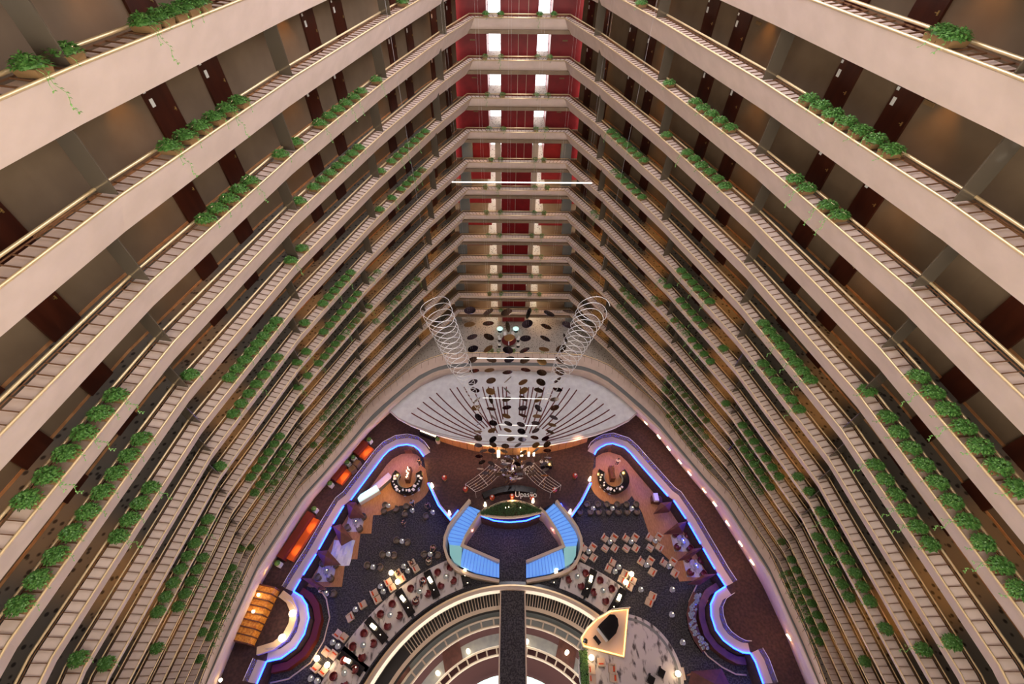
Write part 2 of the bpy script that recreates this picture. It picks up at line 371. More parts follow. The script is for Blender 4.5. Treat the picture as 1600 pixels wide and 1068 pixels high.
# ---------------------------------------------------------------- planters on the ledges
def leaf(mb, p, d, nrm, L, W):
    d = d.normalized(); s_ = d.cross(nrm).normalized() * W / 2; mid = p + d * L * .45 + nrm * L * .10; tip = p + d * L - nrm * L * .12
    mb.add([p, mid + s_, tip, mid - s_, mid + nrm * L * .03], [(0, 1, 4), (1, 2, 4), (2, 3, 4), (3, 0, 4)])
def planter_proto(seed):
    R = random.Random(seed)
    t = thing('trailing_planter', 'x', 'planter', (0, 0, 0), 0, 'planters on the gallery ledges')
    mb = MB(); mb.box((0, .26, .07), (.36, .48, .14), taper=1.12); mb.box((0, .26, .145), (.40, .52, .02)); mb.obj('trough', 'trough', t)
    mb = MB()
    for i in range(240):
        a = R.uniform(0, 2 * PI); rr = math.sqrt(R.random()); x = rr * math.cos(a) * .245; y = .26 + rr * math.sin(a) * .33
        zz = .17 + .15 * (1 - rr ** 2) + R.uniform(-.04, .04)
        d = Vector((math.cos(a) * (.3 + rr), math.sin(a) * (.3 + rr) + R.uniform(-.5, .5), R.uniform(-.35, .5)))
        leaf(mb, Vector((x, y, zz)), d, Vector((R.uniform(-.4, .4), R.uniform(-.4, .4), 1)).normalized(), R.uniform(.08, .13), R.uniform(.05, .075))
    mb.lathe([(0, .27), (.14, .25), (.21, .20), (.23, .14)], (0, .26, 0), 10)
    mb.obj('foliage', 'leaf', t)
    mb = MB()
    for k in range(R.choice([1, 1, 2])):
        x = R.uniform(-.2, .2); path = []; yy, zz = -.02, .17; L = R.uniform(.15, .8); m = int(L / .09) + 2
        for i in range(m):
            path.append(Vector((x + .05 * math.sin(i * 1.3 + k), yy, zz))); yy -= .035 * math.exp(-i * .25) + .004; zz -= .09
        mb.tube(path, .006, 3)
        for i, p in enumerate(path[1:]):
            for s in (-1, 1):
                if R.random() < .8: leaf(mb, p, Vector((s * R.uniform(.4, 1), -R.uniform(.2, .8), -R.uniform(.1, .6))), Vector((0, -.5, .8)).normalized(), R.uniform(.05, .08), R.uniform(.035, .05))
    mb.obj('trailing_vine', 'leaf2', t)
    return t
PL = {'left': {-2: [((50, 97),), ((125, 78),), ((240, 32), (350, 3), 5)], -1: [((275, 227), (388, 157), 6), ((635, 2),)],
 0: [((445, 240), (465, 221), 2), ((502, 191), (570, 142), 6), ((587, 123),), ((325, 341), (394, 281), 5)],
 1: [((470, 313),), ((492, 291), (565, 230), 7), ((182, 616), (42, 779), 6)],
 2: [((595, 266),), ((607, 250), (670, 205), 7), ((472, 387), (452, 405), 2), ((297, 584),), ((217, 684), (25, 944), 9)],
 3: [((593, 326), (612, 308), 2), ((625, 294), (665, 265), 5), ((430, 500), (356, 588), 8), ((230, 760), (177, 836), 4)],
 4: [((545, 424), (500, 472), 6), ((475, 503),), ((431, 557), (363, 645), 7), ((116, 1028),)],
 5: [((590, 424), (575, 435), 2), ((555, 457), (503, 517), 7), ((477, 548),), ((461, 564),), ((342, 727),), ((158, 1035),)],
 6: [((573, 476),), ((559, 490), (496, 566), 9), ((478, 585),), ((464, 603),), ((320, 810), (239, 954), 8)],
 7: [((653, 435), (606, 480), 7), ((585, 500),), ((466, 635),), ((434, 680), (389, 744), 6), ((312, 870), (270, 946), 5), ((236, 1011),)],
 8: [((640, 479), (606, 512), 6), ((445, 696), (395, 768), 7)],
 9: [((552, 593), (501, 651), 8), ((449, 719), (418, 764), 5)],
 10: [((569, 597),), ((558, 611), (500, 675), 9), ((485, 692),), ((373, 857),), ((359, 886), (320, 962), 6), ((307, 986),)],
 11: [((558, 632), (505, 693), 9), ((390, 854),), ((366, 898), (318, 993), 8), ((301, 1027),)],
 12: [((550, 660), (484, 737), 11), ((374, 909), (326, 1006), 8), ((311, 1038),)]},
'right': {-2: [((1387, 50), (1415, 57), 2), ((1577, 122),)], -1: [((1227, 155), (1350, 235), 7), ((965, 5),)],
 0: [((1020, 130),), ((1060, 160), (1117, 200), 5), ((1217, 280), (1230, 295), 2), ((1265, 322), (1285, 337), 2)],
 1: [((1020, 212),), ((1052, 240), (1112, 292), 6), ((1415, 588), (1567, 764), 7)],
 2: [((937, 207), (990, 252), 7), ((1342, 610),), ((1372, 651), (1582, 921), 10)],
 3: [((942, 270), (987, 310), 6), ((1177, 507), (1255, 594), 8), ((1355, 726), (1445, 850), 6)],
 4: [((1055, 424), (1100, 472), 6), ((1182, 569), (1240, 640), 6), ((1485, 1003),)],
 5: [((912, 335), (920, 342), 2), ((1027, 440), (1035, 448), 2), ((1055, 470), (1090, 510), 5), ((1125, 545),), ((1440, 1014),)],
 6: [((1017, 467), (1023, 475), 2), ((1045, 502), (1102, 566), 7), ((1240, 746), (1257, 769), 2), ((1277, 799), (1360, 938), 8), ((1380, 982),)],
 7: [((960, 455), (990, 480), 5), ((1130, 631),), ((1155, 665), (1212, 745), 7), ((1270, 839), (1325, 932), 6)],
 8: [((957, 482), (992, 512), 5), ((1147, 693), (1200, 761), 7), ((1332, 1034),)],
 9: [((1042, 592), (1105, 655), 8), ((1160, 734), (1182, 769), 4)],
 10: [((1015, 619),), ((1040, 614), (1097, 684), 9), ((1215, 848),), ((1231, 874), (1287, 979), 7)],
 11: [((1040, 629), (1095, 694), 9), ((1222, 896), (1282, 1001), 8)],
 12: [((1040, 651), (1105, 731), 10), ((1215, 899), (1277, 1019), 8)]}}
# tier 12 ledge follows its own line (inner edge of the lowest band)
P12 = [(797, 551), (740, 551.5), (695, 553), (672.5, 560), (653.7, 568), (633.5, 582), (612.5, 599), (591.5, 615.5), (573.5, 633), (551, 666), (530.5, 692), (503.5, 725), (464.5, 764), (402, 857), (379, 908), (345, 980), (312, 1068)]
Z12 = zr(12)
L12 = [pt(x, y, Z12) for x, y in P12]; L12[0].x = 0
L12.append(Vector((L12[-1].x - .3, -6, Z12)))
T12 = [Vector((p.x, p.y, 0)) for p in L12[::-1]] + [Vector((-p.x, p.y, 0)) for p in L12[1:]]
N12 = normals(T12)
def snap(P, N, p):
    best = None
    for i in range(len(P) - 1):
        A, B = P[i], P[i + 1]; AB = B - A; u = max(0, min(1, (Vector((p.x, p.y, 0)) - A).dot(AB) / AB.length_squared)); q = A + AB * u
        d = (q - Vector((p.x, p.y, 0))).length
        if best is None or d < best[0]: best = (d, q, AB.normalized())
    return best[1], best[2]
spots = []
for side in PL:
    for n, runs in PL[side].items():
        P, N = (paths[n], norms[n]) if n < 12 else (T12, N12)
        lst = []
        for r in runs:
            if len(r) == 1: lst.append(pt(*r[0], zr(n) + .25))
            else: a, b = pt(*r[0], zr(n) + .25), pt(*r[1], zr(n) + .25); lst += [a.lerp(b, i / (r[2] - 1)) for i in range(r[2])]
        lst.sort(key=lambda p: p.y)
        for k, p in enumerate(lst):
            q, t = snap(P, N, p); spots.append((side, n, k, q, t))
for n in range(-1, 12):
    for k, x in enumerate((-2.75, -1.5, 1.75, 2.75)):
        sp = x * (1.15 if n > 4 else 1) + random.uniform(-.15, .15); spots.append(('far', n, k, Vector((sp, YE, 0)), Vector((1, 0, 0))))
for k, x in enumerate((-3.4, -2.9, -2.0, -.5, -.05, 3.9)): q, t = snap(T12, N12, Vector((x, 38.6, 0))); spots.append(('far', 12, k, q, t))
camv = camo.matrix_world.translation
def depth(s): v = Vector((s[3].x, s[3].y, zr(s[1]))) - camv; return v.y * CPH - v.z * SPH
spots.sort(key=depth)
protos = [planter_proto(20 + i) for i in range(4)]; used = set(); rest = MB()
sdn = {'left': 'left gallery', 'right': 'right gallery', 'far': 'far end gallery'}
for i, (side, n, k, q, t) in enumerate(spots):
    rz = math.atan2(t.y, t.x); loc = (q.x, q.y, zr(n) + .02)
    tn = (tiername(n) + ' tier down') if n < 12 else 'lowest ledge'
    lab = 'green trailing planter on the %s, %s, %s %s' % (sdn[side], tn, ORD[k], 'from the near end' if side != 'far' else 'from left')
    v = (i * 7 + n) % 4
    if i < 300:
        if v in used: dup(protos[v], loc, rz, lab)
        else: used.add(v); o = protos[v]; o.location = loc; o.rotation_euler = (0, 0, rz); o['label'] = lab
    else:
        Mx = Matrix.Translation(loc) @ Matrix.Rotation(rz, 4, 'Z')
        for mi, ch in enumerate(protos[v].children[:2] if i % 3 else protos[v].children):
            me = ch.data; rest.cur = {'trough': 0, 'foliage': 1, 'trailing_vine': 2}[ch.name.split('.')[0]]
            if rest.cur == 1: fs = [tuple(p.vertices) for p in me.polygons][: 4 * 110]
            else: fs = [tuple(p.vertices) for p in me.polygons]
            rest.add([Mx @ vv.co for vv in me.vertices], fs)
tag(rest.obj('trailing_planters', ['trough', 'leaf', 'leaf2']), 'many small green planters lining the lowest gallery ledges', 'planters', kind='stuff')

# ---------------------------------------------------------------- terrace and lowest ledge band
def symm(L, z=None):
    A = [Vector((0 if i == 0 else p.x, p.y, p.z if z is None else z)) for i, p in enumerate(L)]
    return A[::-1] + [Vector((-p.x, p.y, p.z)) for p in A[1:]]
bandin = [(797, 573), (740, 574), (700, 578), (680, 583), (655, 597), (632, 615), (608, 636), (574, 668), (544, 701), (503.5, 747.5), (475, 780), (440, 833.5), (401, 893.5), (362, 980), (323, 1068)]
ZB = 7.35
BI = [pt(x, y, ZB) for x, y in bandin]; BI.append(Vector((BI[-1].x - .2, -6, ZB)))
bandout = [(607, 647), (577, 675), (548, 712), (517, 749), (490, 780), (432.5, 871), (410, 910), (377, 980), (341, 1068)]
BO = [pt(x, y, 2.2) for x, y in bandout]; BO.append(Vector((BO[-1].x - .2, -6, 2.2)))
def at_y(L, y):
    for a, b in zip(L, L[1:]):
        if (a.y - y) * (b.y - y) <= 0 and abs(a.y - b.y) > 1e-6: u = (y - a.y) / (b.y - a.y); return a.lerp(b, u)
    return L[0].copy() if y > L[0].y else L[-1].copy()
def resamp(L, k):
    d = [0]
    for a, b in zip(L, L[1:]): d.append(d[-1] + (b - a).length)
    out = []; i = 0
    for j in range(k):
        s = d[-1] * j / (k - 1)
        while i < len(L) - 2 and d[i + 1] < s: i += 1
        u = (s - d[i]) / max(1e-9, d[i + 1] - d[i]); out.append(L[i].lerp(L[i + 1], u))
    return out
K = 60
A12 = resamp(L12, K); B12 = resamp(BI, K)
rowsz = [(0.0, Z12 - .1), (.30, Z12 - .32), (.58, ZB + .02), (.60, ZB - .10), (.84, ZB - .10), (.86, ZB + .02), (1.0, ZB)]
rows = [symm([a.lerp(b, u).to_2d().to_3d() + Vector((0, 0, z)) for a, b in zip(A12, B12)]) for u, z in rowsz]
mb = MB(); mb.loft(rows[:3]); mb.loft(rows[5:]); struct(mb.obj('wall_left', 'fascia'))
mb = MB(); mb.loft(rows[2:6]); struct(mb.obj('trim_2', 'grey'))
# sloping face below the band, down to the lobby floor
BOx = [Vector((0, 39.5, 2.2)), Vector((-9, 38.5, 2.2)), Vector((-14.5, 35.5, 2.2))] + BO
C12 = resamp(BOx, K)
top = symm(B12); bot = symm(C12)
mb = MB(); mb.loft([top, [p + Vector((0, 0, -.5)) for p in top], bot]); struct(mb.obj('wall_right', 'fascia'))
t = thing('balcony_railing', 'pale railing with crossbars around the lowest terrace above the lobby roof', 'railing', (0, 0, 0), 0, 'gallery railings')
mb = MB(); mb.tube([p + Vector((0, 0, .12)) for p in symm(L12)], .045, 8); mb.obj('handrail', 'gold', t, True)
mb = MB(); mb.tube([p + Vector((0, 0, .03)) for p in symm(BI)], .035, 6); mb.obj('outer_rail', 'cream', t, True)
mb = MB(); a0 = symm(A12); a1 = symm([a.lerp(b, .3).to_2d().to_3d() + Vector((0, 0, Z12 - .3)) for a, b in zip(A12, B12)])
for i in range(len(a0) - 1):
    k = max(1, int((a0[i + 1] - a0[i]).length / .5))
    for j in range(k):
        u = (j + .5) / k; A_, B_ = a0[i].lerp(a0[i + 1], u), a1[i].lerp(a1[i + 1], u); tt = (a0[i + 1] - a0[i]).normalized() * .014; up = Vector((0, 0, .03)); q = len(mb.v)
        mb.add([A_ - tt, A_ + tt, B_ + tt, B_ - tt, A_ - tt + up, A_ + tt + up, B_ + tt + up, B_ - tt + up], [(7, 6, 5, 4), (0, 4, 5, 1), (1, 5, 6, 2), (3, 7, 4, 0)])
        if q: mb.f += [(q - 7, q - 3, q + 4, q)]; mb.m += [0]
mb.obj('ladder_grille', 'rod', t)
outer = off(paths[12], norms[12], 2.4, 0)
poly = [(p.x, p.y) for p in symm(L12)] + [(p.x, p.y) for p in outer[::-1] if True]
# far edge pushed back to the lift core
poly = [(p.x, p.y) for p in symm(L12)] + [(p.x, p.y if p.y < 43 else 49.4) for p in outer[::-1]]
mb = MB(); mb.prism(poly, ZT - .3, ZT); struct(mb.obj('floor', 'carpet'))

# ---------------------------------------------------------------- lobby deck, lounge floor
ZD = 2.2
ledL = [(402, 1068), (417, 1033), (440, 1028), (462, 1012), (476, 990), (483, 965), (480, 945), (472, 932), (459, 924), (470, 905), (495, 864.5), (518, 823), (538, 789.5), (548.5, 781), (599, 713), (608, 704), (622, 696.5), (636, 694.6), (647, 697), (655, 703), (662, 713), (669, 755), (685, 789.5), (703.7, 812.5), (716, 797)]
ledR = [(1192, 1068), (1180, 1034), (1172, 1020), (1160, 1019), (1146, 1012), (1130, 1000), (1118, 984), (1111, 962), (1110, 944), (1118, 926), (1130, 918), (1133.5, 916), (1120.6, 896), (1097.6, 855.6), (1074.6, 815.4), (1051.6, 781), (1043, 775), (995.5, 720.5), (985, 708), (975, 699), (957, 693), (947, 694.5), (938, 699), (932, 704), (929, 710), (923.6, 755), (909, 784), (890.6, 811), (876, 787)]
LL = pts(ledL, ZD); LR = pts(ledR, ZD)
stL_out = [(734, 779.5), (711, 807), (695, 838), (698, 867), (711, 887), (742.5, 899), (780, 906)]
stL_in = [(757, 793), (737, 821), (722, 852), (742.5, 861), (780, 876)]
mid = pts([(745, 803), (752.6, 806.4), (772.5, 813.5), (796, 816), (822, 813.5), (843, 805.5)], ZD)
deck = [(p.x, p.y) for p in symm(C12)]                       # left bottom ... far ... right bottom
inner = [(LL[0].x + .3, -6)] + [(p.x, p.y) for p in LL] + [(p.x, p.y) for p in pts([(724, 786), (751, 797)], ZD)] + [(p.x, p.y) for p in mid] + [(p.x, p.y) for p in pts([(845, 797), (869, 783)], ZD)] + [(p.x, p.y) for p in LR[::-1]] + [(LR[0].x - .3, -6)]
poly = deck + inner[::-1]
mb = MB(); mb.prism(poly, 0.0, ZD); struct(mb.obj('floor', 'brown'))
RC = Vector((0.0, -3.15, 0)); RV = 15.75
cir = [(RC.x + RV * math.cos(a), RC.y + RV * math.sin(a)) for a in [math.radians(180 * i / 60) for i in range(61)]]
poly = [(-30, -3.15)] + [(-30, 40), (30, 40), (30, -3.15)] + cir
mb = MB(); mb.prism(poly, -.5, 0.0); struct(mb.obj('floor', 'dark'))
mb = MB(); mb.box((-22.9, -7, -.25), (14.3, 7.7, .5)); mb.box((22.9, -7, -.25), (14.3, 7.7, .5)); struct(mb.obj('floor', 'dark'))
# blue light tubes along the parapets
def strip(path, d0, d1, z0, z1):
    P = [Vector((p.x, p.y, 0)) for p in path]; N = normals(P); mb = MB()
    mb.loft([off(P, N, d0, z0), off(P, N, d0, z1), off(P, N, d1, z1), off(P, N, d1, z0), off(P, N, d0, z0)]); return mb
def led(path, where):
    P = [p + Vector((0, 0, .09)) for p in path]; mb = MB(); mb.tube(P, .075, 8); tag(mb.obj('blue_light_tube', 'led', smooth=True), 'glowing blue light tube %s' % where, 'light tube')
cuts = {'L': [(0, 9), (8, 10), (9.15, 11), (11.1, 12), (12.15, 14), (14, 21), (21, 25)]}
led(LL[0:2] + [LL[1]], 'under the coping at the lower left edge of the lounge')
led(LL[1:9], 'curving round the left half-round niche')
led(LL[8:10], 'on the short parapet above the left niche')
def gap(a, b, u0, u1): return [a.lerp(b, u0), a.lerp(b, u1)]
led(gap(LL[9], LL[10], .17, .97), 'beside the first left booth up from the niche')
led(gap(LL[10], LL[11], .15, .97), 'beside the second left booth up from the niche')
led(gap(LL[11], LL[12], .15, .97), 'beside the third left booth up from the niche')
led(LL[13:21], 'arching over the left bar')
led(LL[21:], 'along the curved wall between the left bar and stair')
led(LR[0:2] + [LR[2]], 'at the lower right edge of the lounge')
led(LR[2:12], 'curving round the right half-round niche')
led(LR[11:13], 'on the short parapet above the right niche')
led(gap(LR[12], LR[13], .17, .97), 'beside the first right booth up from the niche')
led(gap(LR[13], LR[14], .15, .97), 'beside the second right booth up from the niche')
led(gap(LR[14], LR[15], .15, .97), 'beside the third right booth up from the niche')
led(LR[16:25], 'arching over the right bar')
led(LR[25:], 'along the curved wall between the right bar and stair')
led(pts([(752.6, 806.4), (772.5, 813.5), (796, 816), (822, 813.5), (843, 805.5)], ZD), 'curving below the central planting bed')
# pale coping outside the tubes with a glass balustrade
def coping(path, sgn, w, where, rail=True):
    mb = strip(path, sgn * .05, sgn * w, ZD, ZD + .07); struct(mb.obj('trim_3', 'ledge2'))
    if rail:
        P = [Vector((p.x, p.y, 0)) for p in path]; N = normals(P); t = thing('glass_balustrade', 'glass balustrade with metal handrail %s' % where, 'balustrade')
        mb = strip(path, sgn * (w + .03), sgn * (w + .06), ZD, ZD + .95); mb.obj('glass_panels', 'glass', t)
        mb = MB(); mb.tube(off(P, N, sgn * (w + .045), ZD + .98), .03, 6); mb.obj('handrail', 'wire', t, True)
coping(LL[0:2], 1, .9, 'at the lower left edge of the deck')
coping(LL[1:9], 1, .8, 'round the left half-round niche')
coping(LL[8:21], 1, .95, 'along the left deck edge above the booths and bar')
coping(LR[0:3], -1, .9, 'at the lower right edge of the deck')
coping(LR[2:12], -1, .8, 'round the right half-round niche')
coping(LR[11:25], -1, .95, 'along the right deck edge above the booths and bar')
coping(LL[21:24], 1, .25, 'above the curved wall right of the left bar', False)
coping(LR[25:28], -1, .25, 'above the curved wall left of the right bar', False)

# ---------------------------------------------------------------- entrance canopy roof
cb = [(-15.76, 30.98), (-14.2, 32.9), (-12.03, 34.9), (-9.0, 36.6), (-5, 37.5), (0, 37.9)]
cf = [(-15.76, 30.98), (-14.4, 29.8), (-12.5, 28.75), (-10, 27.75), (-7.5, 27.0), (-4, 26.25), (0, 26.0)]
cpoly = cb + [(-x, y) for x, y in cb[-2::-1]] + [(-x, y) for x, y in cf[1:]][::1][0:0]
rightf = [(-x, y) for x, y in cf[1:-1]]
cpoly = cb + [(-x, y) for x, y in cb[-2::-1]] + rightf + [(0, 26.0)] + [p for p in cf[-2:0:-1]]
t = thing('canopy_roof', 'pale grey eye-shaped roof with fanned dark red ribs over the reception', 'roof')
mb = MB(); mb.prism(cpoly, 5.25, 5.6); mb.obj('roof_slab', 'canopy', t)
fr = [Vector((x, y, 5.62)) for x, y in cf] + [Vector((-x, y, 5.62)) for x, y in cf[-2::-1]]
mb = MB(); mb.tube([p + Vector((0, 0, .02)) for p in fr], .09, 6); P = [Vector((p.x, p.y + .55 * (1 - abs(p.x) / 16), 5.62)) for p in fr]; mb.tube(P, .05, 5)
mb.tube([Vector((x, y, 5.65)) for x, y in cb] + [Vector((-x, y, 5.65)) for x, y in cb[-2::-1]], .08, 6); mb.obj('rim', 'ledge2', t)
fan = [((643, 645), (752, 688)), ((652, 637), (752, 685)), ((661, 628), (752, 681)), ((671, 620), (751, 677)), ((682, 614), (752, 671)), ((703, 607), (757, 669)), ((714, 605), (762, 667)), ((725, 604), (767, 667)), ((739, 604), (772, 676)), ((754, 604), (777, 676)), ((763, 604), (783, 672)), ((771, 604), (784, 660)), ((778, 604), (786, 655)), ((785, 604), (789, 650)), ((791, 604), (793, 648))]
for i, (a, b) in enumerate(fan):
    A, B = pt(*a, 5.62), pt(*b, 5.62)
    for s in (1, -1):
        ctl = A.lerp(B, .5) + Vector((-.05 * (B - A).length, -.07 * (B - A).length, 0)) * (1 - i / 16)
        path = [((1 - u) ** 2) * A + 2 * u * (1 - u) * ctl + u * u * B for u in [j / 10 for j in range(11)]]
        if s < 0: path = [Vector((-p.x, p.y, p.z)) for p in path]
        mb = MB(); mb.tube(path, .075, 4); mb.obj('roof_rib', 'rib', t)
# lit timber wall under the front of the canopy
t = thing('reception_screen', 'row of amber lit timber panels under the front of the grey roof', 'screen')
for i in range(20):
    x0, x1 = -9.5 + i * .95, -9.5 + (i + 1) * .95
    f = lambda x: 26.75 + 0.0225 * x * x * .95
    a, b = Vector((x0, f(x0), 0)), Vector((x1 - .06, f(x1 - .06), 0)); c = (a + b) / 2; rz = math.atan2(b.y - a.y, b.x - a.x)
    mb = MB(); mb.box((c.x, c.y, 3.7), ((b - a).length, .12, 3.0), rz); mb.obj('timber_panel', 'wood', t)
for k, x in enumerate((-7.5, -4.8, -3.1, 3.2, 4.6, 7.5)):
    point_light('reception_lamp', (x, 25.9, 4.9), 60, (1, .55, .2))
for k, (x, w) in enumerate(((779, .9), (815, .7), (826, .5), (834, .4))):
    p = pt(x, 705 if k < 2 else 708, 3.2); mb = MB(); mb.box((0, 0, 0), (.28 * w + .1, .2, 1.6 * w)); o = mb.obj('wall_lantern', 'warmw', loc=(p.x, 26.2, 3.4))
    tag(o, 'tall warm glowing lantern under the roof edge, %s from the left' % ORD[k], 'lantern', 'lanterns at the reception screen')

# ---------------------------------------------------------------- curved lit stairs
def stair(side):
    sg = 1 if side == 'left' else -1
    def Q(px, py, z):
        p = pt(px, py, z)
        return Vector((p.x * sg, p.y, z))
    t = thing('curved_stair', 'curved stair with glowing blue treads and turquoise landing, %s of the walkway' % side, 'stairs')
    o1 = [(738, 785), (711 + 4, 808), (699, 839), (702, 850)]; i1 = [(751, 797), (737, 821), (724, 847), (722, 852)]
    def lerpline(L, u):
        V = [Vector((x, y, 0)) for x, y in L]; R_ = resamp(V, 401); return R_[min(400, int(round(u * 400)))]
    top, midz = ZD, 1.15
    k = 12
    for i in range(k):
        u0, u1 = i / k, (i + 1) / k; z = top - (top - midz) * (i + 1) / (k + 1)
        q = [lerpline(o1, u0), lerpline(o1, u1), lerpline(i1, u1), lerpline(i1, u0)]
        mb = MB(); mb.prism([(Q(v.x, v.y, z).x, Q(v.x, v.y, z).y) for v in q], z - .3, z); mb.obj('tread', 'step', t)
        nz = [lerpline(o1, u0), lerpline(o1, u0 + .018), lerpline(i1, u0 + .018), lerpline(i1, u0)]; mb = MB(); mb.prism([(Q(v.x, v.y, z).x, Q(v.x, v.y, z).y) for v in nz], z, z + .02); mb.obj('nosing', 'nose', t)
    ld = [(702, 850), (722, 852), (720, 884), (709, 877), (703, 866)]
    mb = MB(); mb.prism([(Q(x, y, midz).x, Q(x, y, midz).y) for x, y in ld], midz - .3, midz); mb.obj('landing', 'land', t)
    o2 = [(718, 883), (742.5, 894), (780, 902)]; i2 = [(724, 855), (742.5, 864), (780, 879)]
    for i in range(k):
        u0, u1 = i / k, (i + 1) / k; z = midz - midz * (i + 1) / (k + 1)
        q = [lerpline(o2, u0), lerpline(o2, u1), lerpline(i2, u1), lerpline(i2, u0)]
        mb = MB(); mb.prism([(Q(v.x, v.y, z).x, Q(v.x, v.y, z).y) for v in q], max(0.01, z - .3), z); mb.obj('tread', 'step', t)
        nz = [lerpline(o2, u0), lerpline(o2, u0 + .018), lerpline(i2, u0 + .018), lerpline(i2, u0)]; mb = MB(); mb.prism([(Q(v.x, v.y, z).x, Q(v.x, v.y, z).y) for v in nz], z + .005, z + .02); mb.obj('nosing', 'nose', t)
    for nm, L in (('outer_parapet', [(734, 780), (711, 807), (701, 822), (695, 838), (694, 853), (698, 867), (704, 878), (713, 887), (727, 894), (742.5, 899), (780, 907)]), ('inner_parapet', [(760, 792), (751, 800), (737, 821), (728, 836), (722, 851), (742.5, 860), (780, 876)])):
        n_ = len(L); V = []
        for i, (x, y) in enumerate(L):
            z = ZD + .85 - (ZD) * i / (n_ - 1); V.append(Q(x, y, z))
        P = [Vector((v.x, v.y, 0)) for v in V]; N = normals(P); mb = MB()
        r = lambda d, dz: [Vector((p.x + q.x * d, p.y + q.y * d, max(0.01, v.z + dz) if dz > -5 else 0.01)) for p, q, v in zip(P, N, V)]
        mb.loft([r(-.14, -9), r(-.14, 0), r(.14, 0), r(.14, -9), r(-.14, -9)]); mb.obj(nm, 'cream', t)
    return t
stair('left'); stair('right')

# central walkway over the round void
t = thing('walkway', 'long dark carpeted walkway bridging the round opening down the middle', 'walkway')
mb = MB(); mb.box((0, 4.4, -.21), (2.45, 23, .5)); mb.obj('deck', 'dark', t)
mb = MB()
for s in (-1, 1): mb.box((s * 1.30, 2.7, -.05), (.14, 19.6, .45))
mb.obj('edge_beams', 'cream', t)

# ---------------------------------------------------------------- the round void and the floors below
def rad(y, z): p = pt(778, y, z); return (Vector((p.x, p.y, 0)) - RC).length
def ring(name, r0, r1, z, th, m, a0=0, a1=180, n=72, st=True):
    mb = MB(); mb.lathe([(r0, z - th), (r1, z - th), (r1, z), (r0, z), (r0, z - th)], (RC.x, RC.y, 0), n, math.radians(a0), math.radians(a1)); o = mb.obj(name, m)
    return struct(o) if st else o
_q = pt(934, 965, 0) - RC; PA0 = math.degrees(math.atan2(_q.y, _q.x))
t = thing('void_parapet', 'wide cream and dark curved coping around the big round opening', 'parapet')
for nm, r0, r1, z, th, m in (('coping', RV - .62, RV - .12, .62, 1.4, 'cream'), ('gold_line', RV - .30, RV - .16, .66, .06, 'gold'), ('dark_kerb', RV - .10, RV + .28, .10, .10, 'black')):
    mb = MB(); mb.lathe([(r0, z - th), (r1, z - th), (r1, z), (r0, z), (r0, z - th)], (RC.x, RC.y, 0), 90, math.radians(PA0), math.radians(200)); mb.obj(nm, m, t)
ring('wall_lower', RV - .2, RV, -.5, 9, 'ceil', -20, 200)
ra, rb = rad(925, -2.5), rad(946, -2.5)
t = thing('slatted_screen', 'curved pergola of pale slats just inside the round opening', 'screen')
mb = MB(); mb.lathe([(rb - .5, -2.95), (ra + 1.2, -2.95)], (RC.x, RC.y, 0), 60, 0, PI); mb.obj('dark_base', 'ceil', t)
mb = MB()
for s, (d0, d1) in ((1, (48, 87)), (-1, (96, 138))):
    k = 34
    for i in range(k):
        a = math.radians(d0 + (d1 - d0) * i / k); u = Vector((math.cos(a), math.sin(a), 0)); c = RC + u * (ra + rb) / 2
        mb.box((c.x, c.y, -2.45), (ra - rb, .085, .14), a)
mb.obj('slats', 'cream', t)
mb = MB(); mb.lathe([(rb - .35, -2.6), (rb, -2.6), (rb, -2.4), (rb - .35, -2.4)], (RC.x, RC.y, 0), 60, 0, PI); mb.obj('edge', 'cream', t)
def ring_rail(y0, y1, z, cell, label):
    r1, r0 = rad(y0, z), rad(y1, z); t = thing('ring_railing', label, 'railing')
    mb = MB()
    for r in (r1, r0): mb.tube([RC + Vector((r * math.cos(math.radians(a)), r * math.sin(math.radians(a)), z)) for a in range(-10, 191, 3)], .13, 5)
    mb.obj('rails', 'cream', t)
    mb = MB(); mb.lathe([(r0, z - .25), (r1, z - .25)], (RC.x, RC.y, 0), 60, -.2, PI + .2); mb.obj('glazing', 'grey' if z > -6 else 'pitred', t)
    mb = MB()
    for i in range(cell):
        a = PI * (i + .5) / cell; u = Vector((math.cos(a), math.sin(a), 0)); c = RC + u * (r0 + r1) / 2; mb.box((c.x, c.y, z), (abs(r1 - r0), .16, .2), a)
    mb.obj('spokes', 'cream', t)
    return r0, r1
r10, r11 = ring_rail(964, 977, -4.0, 30, 'upper pale ring railing with spokes inside the round opening')
r20, r21 = ring_rail(1010, 1023, -8.5, 30, 'lower pale ring railing with spokes inside the round opening')
ring('floor', r11 - .2, RV, -5.2, .3, 'grey')
rf = ring('floor', r21 - .2, r10 + .1, -9.4, .3, 'stone')
mb = MB(); mb.lathe([(0, -12.8), (RV, -12.8)], (RC.x, RC.y, 0), 60); struct(mb.obj('floor', 'pitred'))
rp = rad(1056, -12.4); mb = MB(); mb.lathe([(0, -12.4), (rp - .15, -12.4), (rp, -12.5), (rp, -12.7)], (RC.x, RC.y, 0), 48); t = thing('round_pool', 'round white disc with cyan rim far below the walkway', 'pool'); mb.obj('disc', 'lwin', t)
mb = MB(); mb.tube([RC + Vector((rp * math.cos(2 * PI * i / 48), rp * math.sin(2 * PI * i / 48), -12.45)) for i in range(48)], .08, 6, True); mb.obj('rim', 'case', t)
